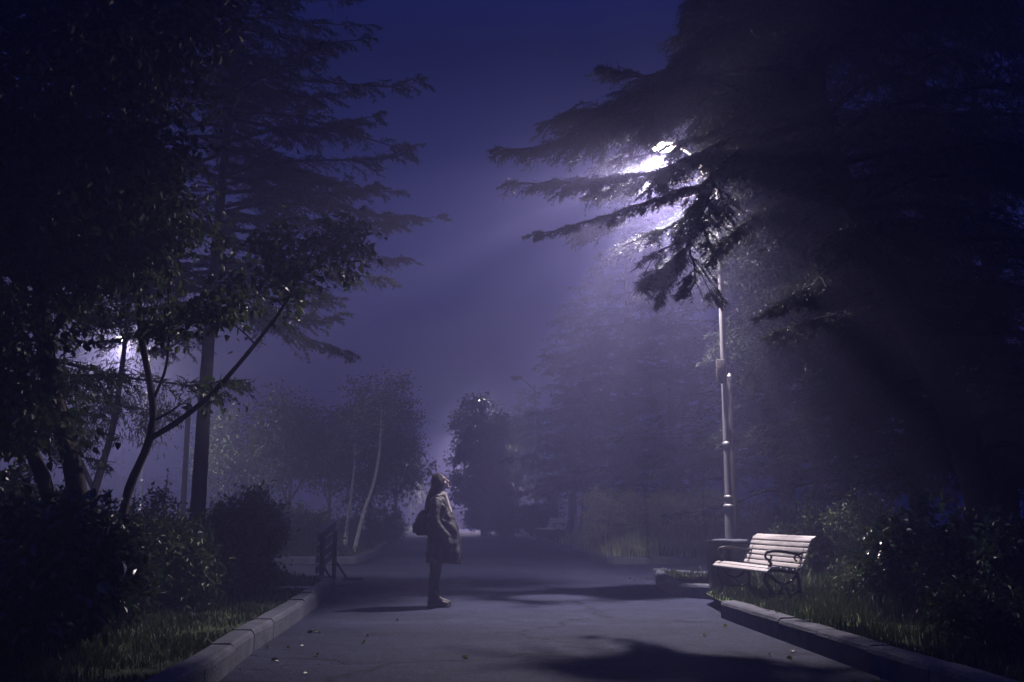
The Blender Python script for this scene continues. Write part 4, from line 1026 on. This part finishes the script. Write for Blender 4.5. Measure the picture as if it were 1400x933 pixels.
# ---- body (one continuous surface)
S = 1.0
mb = MB()
ch = []
ch.append([((0, 0, .86), (.12, .09)), ((.01, 0, 1.0), (.10, .085)), ((.01, 0, 1.15), (.115, .09)), ((.005, 0, 1.29), (.13, .085)), ((.01, 0, 1.385), (.05, .05)), ((.03, 0, 1.46), (.048, .048)), ((.045, 0, 1.52), (.055, .055))])
for s_ in (-1, 1):
    ch.append([((0, 0, .86), (.12, .09)), ((.0, s_ * .09, .80), .085), ((.02 + .01 * s_, s_ * .095, .47), .055), ((.015 + .015 * s_, s_ * .095, .40), .05), ((-.005, s_ * .095, .28), .05), ((-.01, s_ * .095, .09), .034), ((.03, s_ * .1, .035), .035), ((.15, s_ * .11, .025), .026)])
    ch.append([((.005, 0, 1.29), (.13, .085)), ((.01, s_ * .12, 1.335), .052), ((.015, s_ * .168, 1.31), .045), ((.01, s_ * .235, 1.08), .034), ((.13, s_ * .235, .92), .024), ((.165, s_ * .23, .875), (.022, .03))])
    hx, hy, hz = .165, s_ * .23, .875
    palm = (hx + .045, hy, hz - .055)
    ch.append([((hx, hy, hz), (.022, .03)), (palm, (.016, .036))])
    for f_, (dx, dy) in enumerate(((.012, .028), (.006, .010), (-.002, -.010), (-.012, -.027))):
        L = (.036, .042, .039, .030)[f_]
        k0 = (palm[0] + dx * .6 + .012, palm[1] + dy * .8, palm[2] - .035)
        ch.append([(palm, (.016, .036)), (k0, .0085), (k0[0:1] + (k0[1] + dy * .1,) + (k0[2] - L * .8,), .008)][:1] + [(k0, .0085), ((k0[0] + .006, k0[1], k0[2] - L * .8), .0078), ((k0[0] - .006, k0[1], k0[2] - L * 1.5), .0068)])
    ch.append([(palm, (.016, .036)), ((palm[0] + .02, palm[1] - s_ * .03, palm[2] - .005), .011), ((palm[0] + .035, palm[1] - s_ * .038, palm[2] - .03), .009), ((palm[0] + .035, palm[1] - s_ * .036, palm[2] - .052), .0075)])
V, Fc = skin_mesh(ch, 1); mb.add(V, Fc)
HR = Matrix.Rotation(R(-19), 3, 'Y')     # head thrown back: looks up towards the lamp
HC = np.array([.055, 0, 1.575])
def hp(x, y, z): return tuple(np.array(HR @ Vector((x, y, z))) + HC)
def headf(p):
    q = p.copy()
    if p[2] < 0: q[1] *= 1 - .28 * (-p[2]); q[0] *= (1 - .12 * (-p[2]) if p[0] > 0 else 1 - .35 * (-p[2]))
    if p[0] > .6 : q[0] *= .95
    return q
ellip(mb, HC, (.098, .076, .116), HR, 24, 16, headf)
ellip(mb, hp(.083, 0, -.088), (.024, .026, .02), HR)          # chin
ellip(mb, hp(.088, 0, .028), (.016, .05, .014), HR)          # brow
tube(mb, [hp(.09, 0, .022), hp(.104, 0, -.002), hp(.118, 0, -.024), hp(.098, 0, -.032)], [.009, .011, .013, .012], 8)   # nose
ellip(mb, hp(.096, 0, -.052), (.011, .024, .007), HR); ellip(mb, hp(.093, 0, -.066), (.011, .021, .008), HR)   # lips
for s_ in (-1, 1):
    ellip(mb, hp(.052, s_ * .05, -.03), (.03, .02, .026), HR); ellip(mb, hp(-.005, s_ * .076, -.01), (.018, .008, .03), HR)
body = remesh(mb, 'body', M['skin'], person, .005, 3)
mb = MB()
M['eye'] = mat('eye', (.5, .5, .5), .15, .6, var=.05)
for s_ in (-1, 1): mb = MB(); ellip(mb, hp(.084, s_ * .031, .008), (.011, .013, .009), HR, 12, 8); mb.build('eye', M['eye'], person)
# ---- coat
coat = [(.545, .335, -.095, .235, .075), (.60, .338, -.095, .235, .07), (.70, .335, -.095, .232, .06), (.82, .33, -.093, .225, .05), (.91, .325, -.09, .215, .045), (1.0, .305, -.085, .205, .04), (1.08, .28, -.085, .195, .035),
        (1.15, .24, -.085, .19, .03), (1.22, .205, -.09, .19, .025), (1.29, .168, -.09, .19, .018), (1.34, .145, -.085, .178, .004), (1.375, .125, -.07, .15, .003), (1.40, .105, -.055, .115, .002), (1.425, .09, -.04, .075, 0)]
mb = MB(); ribs(mb, interp_rings(coat, .015), 48, seed=3, power=2.2)
co = mb.build('coat', M['coat'], person)
tx = bpy.data.textures.new('cloth_folds', 'CLOUDS'); tx.noise_scale = .11; tx.noise_depth = 2
md = co.modifiers.new('sub', 'SUBSURF'); md.levels = 1; md.render_levels = 1
md = co.modifiers.new('folds', 'DISPLACE'); md.texture = tx; md.strength = .05; md.mid_level = .5; md.texture_coords = 'GLOBAL'
for s_ in (-1, 1):
    mb = MB()
    pts = smooth3([(.005, s_ * .15, 1.365), (.012, s_ * .185, 1.30), (.0, s_ * .238, 1.12), (.02, s_ * .255, 1.05), (.10, s_ * .25, .95), (.17, s_ * .235, .875)])
    rr = np.interp(np.linspace(0, 1, len(pts)), [0, .2, .55, .8, 1], [.05, .062, .055, .05, .05]) * (1 + .05 * np.sin(np.arange(len(pts)) * 1.9))
    tube(mb, pts, rr, 16)
    mb.build('sleeve', M['coat'], co)
mb = MB(); box(mb, (.15, -.232, .79), (.15, .012, .10), Matrix.Rotation(.5, 3, 'Y'), bev=.005); mb.build('pocket', M['coat'], co)
mb = MB(); box(mb, (.15, .232, .79), (.15, .012, .10), Matrix.Rotation(.5, 3, 'Y'), bev=.005); mb.build('pocket', M['coat'], co)
mb = MB(); a = np.linspace(.0, 6.2832, 22)   # open collar and scarf
tube(mb, np.stack([.035 + .085 * np.cos(a), .085 * np.sin(a), 1.425 + .025 * np.cos(a * 2) - .01 * np.cos(a)], 1), .03 * (1 + .12 * np.sin(a * 7)), 10)
tube(mb, smooth3([(.115, -.015, 1.43), (.145, -.03, 1.36), (.17, -.05, 1.27), (.205, -.06, 1.18)]), .028, 8, sx=1.2); 
mb.build('collar', M['scarf'], co)
mb = MB(); tube(mb, smooth3([(.19, -.0, 1.25), (.235, .0, 1.12), (.27, -.01, 1.0), (.305, -.01, .9), (.325, 0, .78), (.338, 0, .6)]), .012, 8, sx=2.2); mb.build('lapel', M['coat'], co)
# ---- trousers, boots
for s_ in (-1, 1):
    x0 = .012 * s_
    mb = MB(); ribs(mb, [(z, xf + x0, xb + x0, w_) for (z, xf, xb, w_) in [(.14, .045, -.055, .052), (.22, .05, -.065, .056), (.32, .055, -.062, .06), (.42, .075, -.045, .058), (.5, .085, -.045, .064), (.6, .09, -.06, .072), (.75, .1, -.08, .09)]], 20, fold=.02, nf=5, seed=5)
    for v in mb.V: v[:, 1] += s_ * .095
    mb.build('trouser_leg', M['jeans'], person)
    mb = MB(); ribs(mb, [(.028, .20, -.075, .042), (.05, .205, -.078, .046), (.07, .19, -.075, .045), (.09, .13, -.07, .045), (.115, .075, -.068, .046), (.16, .058, -.068, .052), (.205, .06, -.072, .057), (.215, .058, -.07, .056)], 22, power=2.4)
    mb.V = [v + np.array([x0 + .005, s_ * .1, 0], np.float32) for v in mb.V]
    bt = mb.build('boot', M['boot'], person)
    mb = MB(); ribs(mb, [(.0, .205, -.075, .043), (.004, .21, -.078, .046), (.028, .205, -.076, .045)], 22, power=2.4)
    mb.V = [v + np.array([x0 + .005, s_ * .1, 0.001], np.float32) for v in mb.V]; mb.build('sole', M['sole'], bt)
# ---- hair
mb = MB()
def hairf(p):
    q = p.copy(); return q
V = []; n = 26; m = 22
for i in range(m + 1):
    ph = math.pi * .5 * min(1, i / 10)
    for j in range(n):
        # open at the face: angle runs around the back
        th = math.pi * (.24 + 1.52 * j / (n - 1)) if i > 3 else math.pi * (.24 * i / 4 + (2 - .48 * i / 4) * j / (n - 1))
        w = 1 + .03 * math.sin(j * 2.1) + .02 * math.sin(j * 5.3 + i)
        if i <= 10:
            p = np.array([math.sin(ph) * math.cos(th) * .108, math.sin(ph) * math.sin(th) * .09, math.cos(ph) * .127]) * w
            q = np.array(HR @ Vector(p)) + HC + np.array([-.004, 0, .003])
        else:
            f = (i - 10) / 12
            top = np.array([math.cos(th) * .112, math.sin(th) * .094, 0]) * w; top = np.array(HR @ Vector(top)) + HC
            bot = np.array([-.04 + math.cos(th) * .10, math.sin(th) * .125 * (1 + .05 * math.sin(j * 3)), 1.22 + .02 * math.sin(j * 2.7)])
            q = top * (1 - f) + bot * f; q[0] -= .02 * math.sin(f * math.pi)
        V.append(q)
Fc = [(i * n + j, (i + 1) * n + j, (i + 1) * n + j + 1, i * n + j + 1) for i in range(m) for j in range(n - 1)]
mb.add(V, Fc)
ho = mb.build('hair', M['hair'], person); md = ho.modifiers.new('t', 'SOLIDIFY'); md.thickness = .012; md.offset = -1
md = ho.modifiers.new('s', 'SUBSURF'); md.levels = 1; md.render_levels = 1
# ---- backpack (carried)
bp = thing('backpack', (PX, PY, .9), 'small dark backpack worn by the woman on the path', 'backpack', rz=R(4))
mb = MB(); ribs(mb, [(.0, -.10, -.22, .12), (.02, -.09, -.245, .14), (.10, -.088, -.262, .15), (.2, -.088, -.255, .148), (.27, -.088, -.225, .135), (.31, -.09, -.19, .11), (.325, -.11, -.16, .07)], 30, fold=.02, power=3.0, nf=5)
mb.build('bag_body', M['bag'], bp)
mb = MB(); ribs(mb, [(.03, -.25, -.275, .09), (.05, -.24, -.288, .10), (.14, -.24, -.288, .10), (.165, -.245, -.27, .09)], 24, power=3); mb.build('front_pocket', M['bag'], bp)
for s_ in (-1, 1):
    mb = MB(); tube(mb, smooth3([(-.09, s_ * .1, .28), (-.06, s_ * .11, .44), (-.0, s_ * .115, .505), (.08, s_ * .12, .47), (.135, s_ * .135, .39), (.12, s_ * .178, .26), (.02, s_ * .215, .16), (-.1, s_ * .13, .07)]), .011, 8, sx=2.2); mb.build('strap', M['bag'], bp)
mb = MB(); tube(mb, smooth3([(-.10, -.03, .32), (-.105, -.02, .36), (-.105, .02, .36), (-.10, .03, .32)]), .007, 8); mb.build('grab_loop', M['bag'], bp)

# fallen leaves / bits on the asphalt
rng = np.random.default_rng(9); src = None
for i, (px, py) in enumerate([(420, 866), (545, 850), (500, 880), (820, 812), (690, 800), (640, 900), (960, 870), (1085, 893), (380, 905)]):
    g = G(px, py); mb = MB()
    leaves(mb, np.array([[0, 0, .012]]), np.array([[math.cos(i * 2.), math.sin(i * 2.), .12]]), .06, .045, rng)
    leaves(mb, np.array([[0, 0, .012]]), np.array([[math.cos(i * 2. + .9), math.sin(i * 2. + .9), .2]]), .04, .03, rng)
    o = mb.build('fallen_leaf', M['leafdark'] if i == 0 else M['leafbright'], None, loc=(g[0], g[1], 0))
    tag(o, 'dark fallen leaf near the left kerb' if i == 0 else 'fallen leaf lying on the asphalt', 'leaf', 'fallen leaves on the path')

rng = np.random.default_rng(19); srcs = [o for o in C.objects if o.name.startswith('fallen_leaf')][1:4]
for k in range(54):
    ln = (kl, kr, ki, krf)[(0, 0, 1, 1, 2, 3)[k % 6]]; q = ln[rng.integers(2, min(len(ln) - 2, 60))]
    q = q + np.array([(1 if ln is kl else -1) * abs(rng.normal()) * .35 + (.06 if ln is kl else -.06), rng.normal() * .2])
    if not 5 < q[1] < 26: continue
    o = srcs[k % 3].copy(); C.objects.link(o); o.location = (q[0], q[1], 0); o.rotation_euler.z = rng.uniform(0, 6.28); sc_ = rng.uniform(.6, 1.2); o.scale = (sc_,) * 3
# ================================================================ HAZE, SKY, CAMERA
mb = MB(); box(mb, (0, 109, 8.0), (232, 250, 18.2)); hz = mb.build('haze', None, flat=True); hz['kind'] = 'stuff'
m = bpy.data.materials.new('haze'); m.use_nodes = True; nt = m.node_tree; nt.nodes.clear()
pv = nt.nodes.new('ShaderNodeVolumePrincipled'); out = nt.nodes.new('ShaderNodeOutputMaterial')
pv.inputs['Color'].default_value = (.435, .435, .82, 1); pv.inputs['Density'].default_value = .018; pv.inputs['Anisotropy'].default_value = .62
pv.inputs['Absorption Color'].default_value = (0, .12, 1, 1)

nt.links.new(pv.outputs[0], out.inputs['Volume']); hz.data.materials.append(m)

W = bpy.data.worlds.new('World'); scene.world = W; W.use_nodes = True; nt = W.node_tree
bg = nt.nodes['Background']; sky = nt.nodes.new('ShaderNodeTexSky'); sky.sky_type = 'NISHITA'; sky.sun_disc = False
sky.sun_elevation = R(-2); sky.sun_rotation = R(200); sky.air_density = 1; sky.ozone_density = 4
mx = nt.nodes.new('ShaderNodeMix'); mx.data_type = 'RGBA'; mx.blend_type = 'MULTIPLY'; mx.inputs[0].default_value = 1
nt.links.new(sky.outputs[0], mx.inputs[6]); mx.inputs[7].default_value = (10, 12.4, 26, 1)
tc = nt.nodes.new('ShaderNodeTexCoord'); sep = nt.nodes.new('ShaderNodeSeparateXYZ'); nt.links.new(tc.outputs['Generated'], sep.inputs[0])
cr = nt.nodes.new('ShaderNodeValToRGB'); nt.links.new(sep.outputs[2], cr.inputs[0])   # low glow stands in for lamp-lit far mist; unseen zenith brightened for blue fill
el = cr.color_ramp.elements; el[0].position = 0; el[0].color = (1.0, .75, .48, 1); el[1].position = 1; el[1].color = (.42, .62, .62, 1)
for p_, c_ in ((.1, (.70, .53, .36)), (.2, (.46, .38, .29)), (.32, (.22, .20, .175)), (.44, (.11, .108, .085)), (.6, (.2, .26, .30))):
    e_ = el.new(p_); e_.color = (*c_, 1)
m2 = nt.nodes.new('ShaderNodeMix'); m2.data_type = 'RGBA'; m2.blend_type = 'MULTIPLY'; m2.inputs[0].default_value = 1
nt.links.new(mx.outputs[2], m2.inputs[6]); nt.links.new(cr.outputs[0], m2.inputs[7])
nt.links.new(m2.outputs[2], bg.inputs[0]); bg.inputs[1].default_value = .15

cam = bpy.data.cameras.new('Camera'); co_ = bpy.data.objects.new('Camera', cam); C.objects.link(co_)
cam.sensor_width = 36; cam.lens = 36 * F / 1400; cam.clip_end = 2000; cam.clip_start = .05
co_.location = (0, 0, CH); co_.rotation_euler = (R(90) + TH, 0, 0)
scene.camera = co_
vs = scene.view_settings; vs.view_transform = 'Standard'; vs.look = 'None'; vs.exposure = -.12; vs.gamma = 1; vs.use_curve_mapping = False
cy = scene.cycles; cy.use_denoising = True; cy.volume_bounces = 1; cy.max_bounces = 5; cy.diffuse_bounces = 2; cy.glossy_bounces = 2; cy.transmission_bounces = 2
cy.transparent_max_bounces = 4; cy.sample_clamp_indirect = 4; cy.sample_clamp_direct = 0; cy.caustics_reflective = False; cy.caustics_refractive = False
cy.use_adaptive_sampling = True; cy.adaptive_threshold = .01; cy.use_light_tree = True
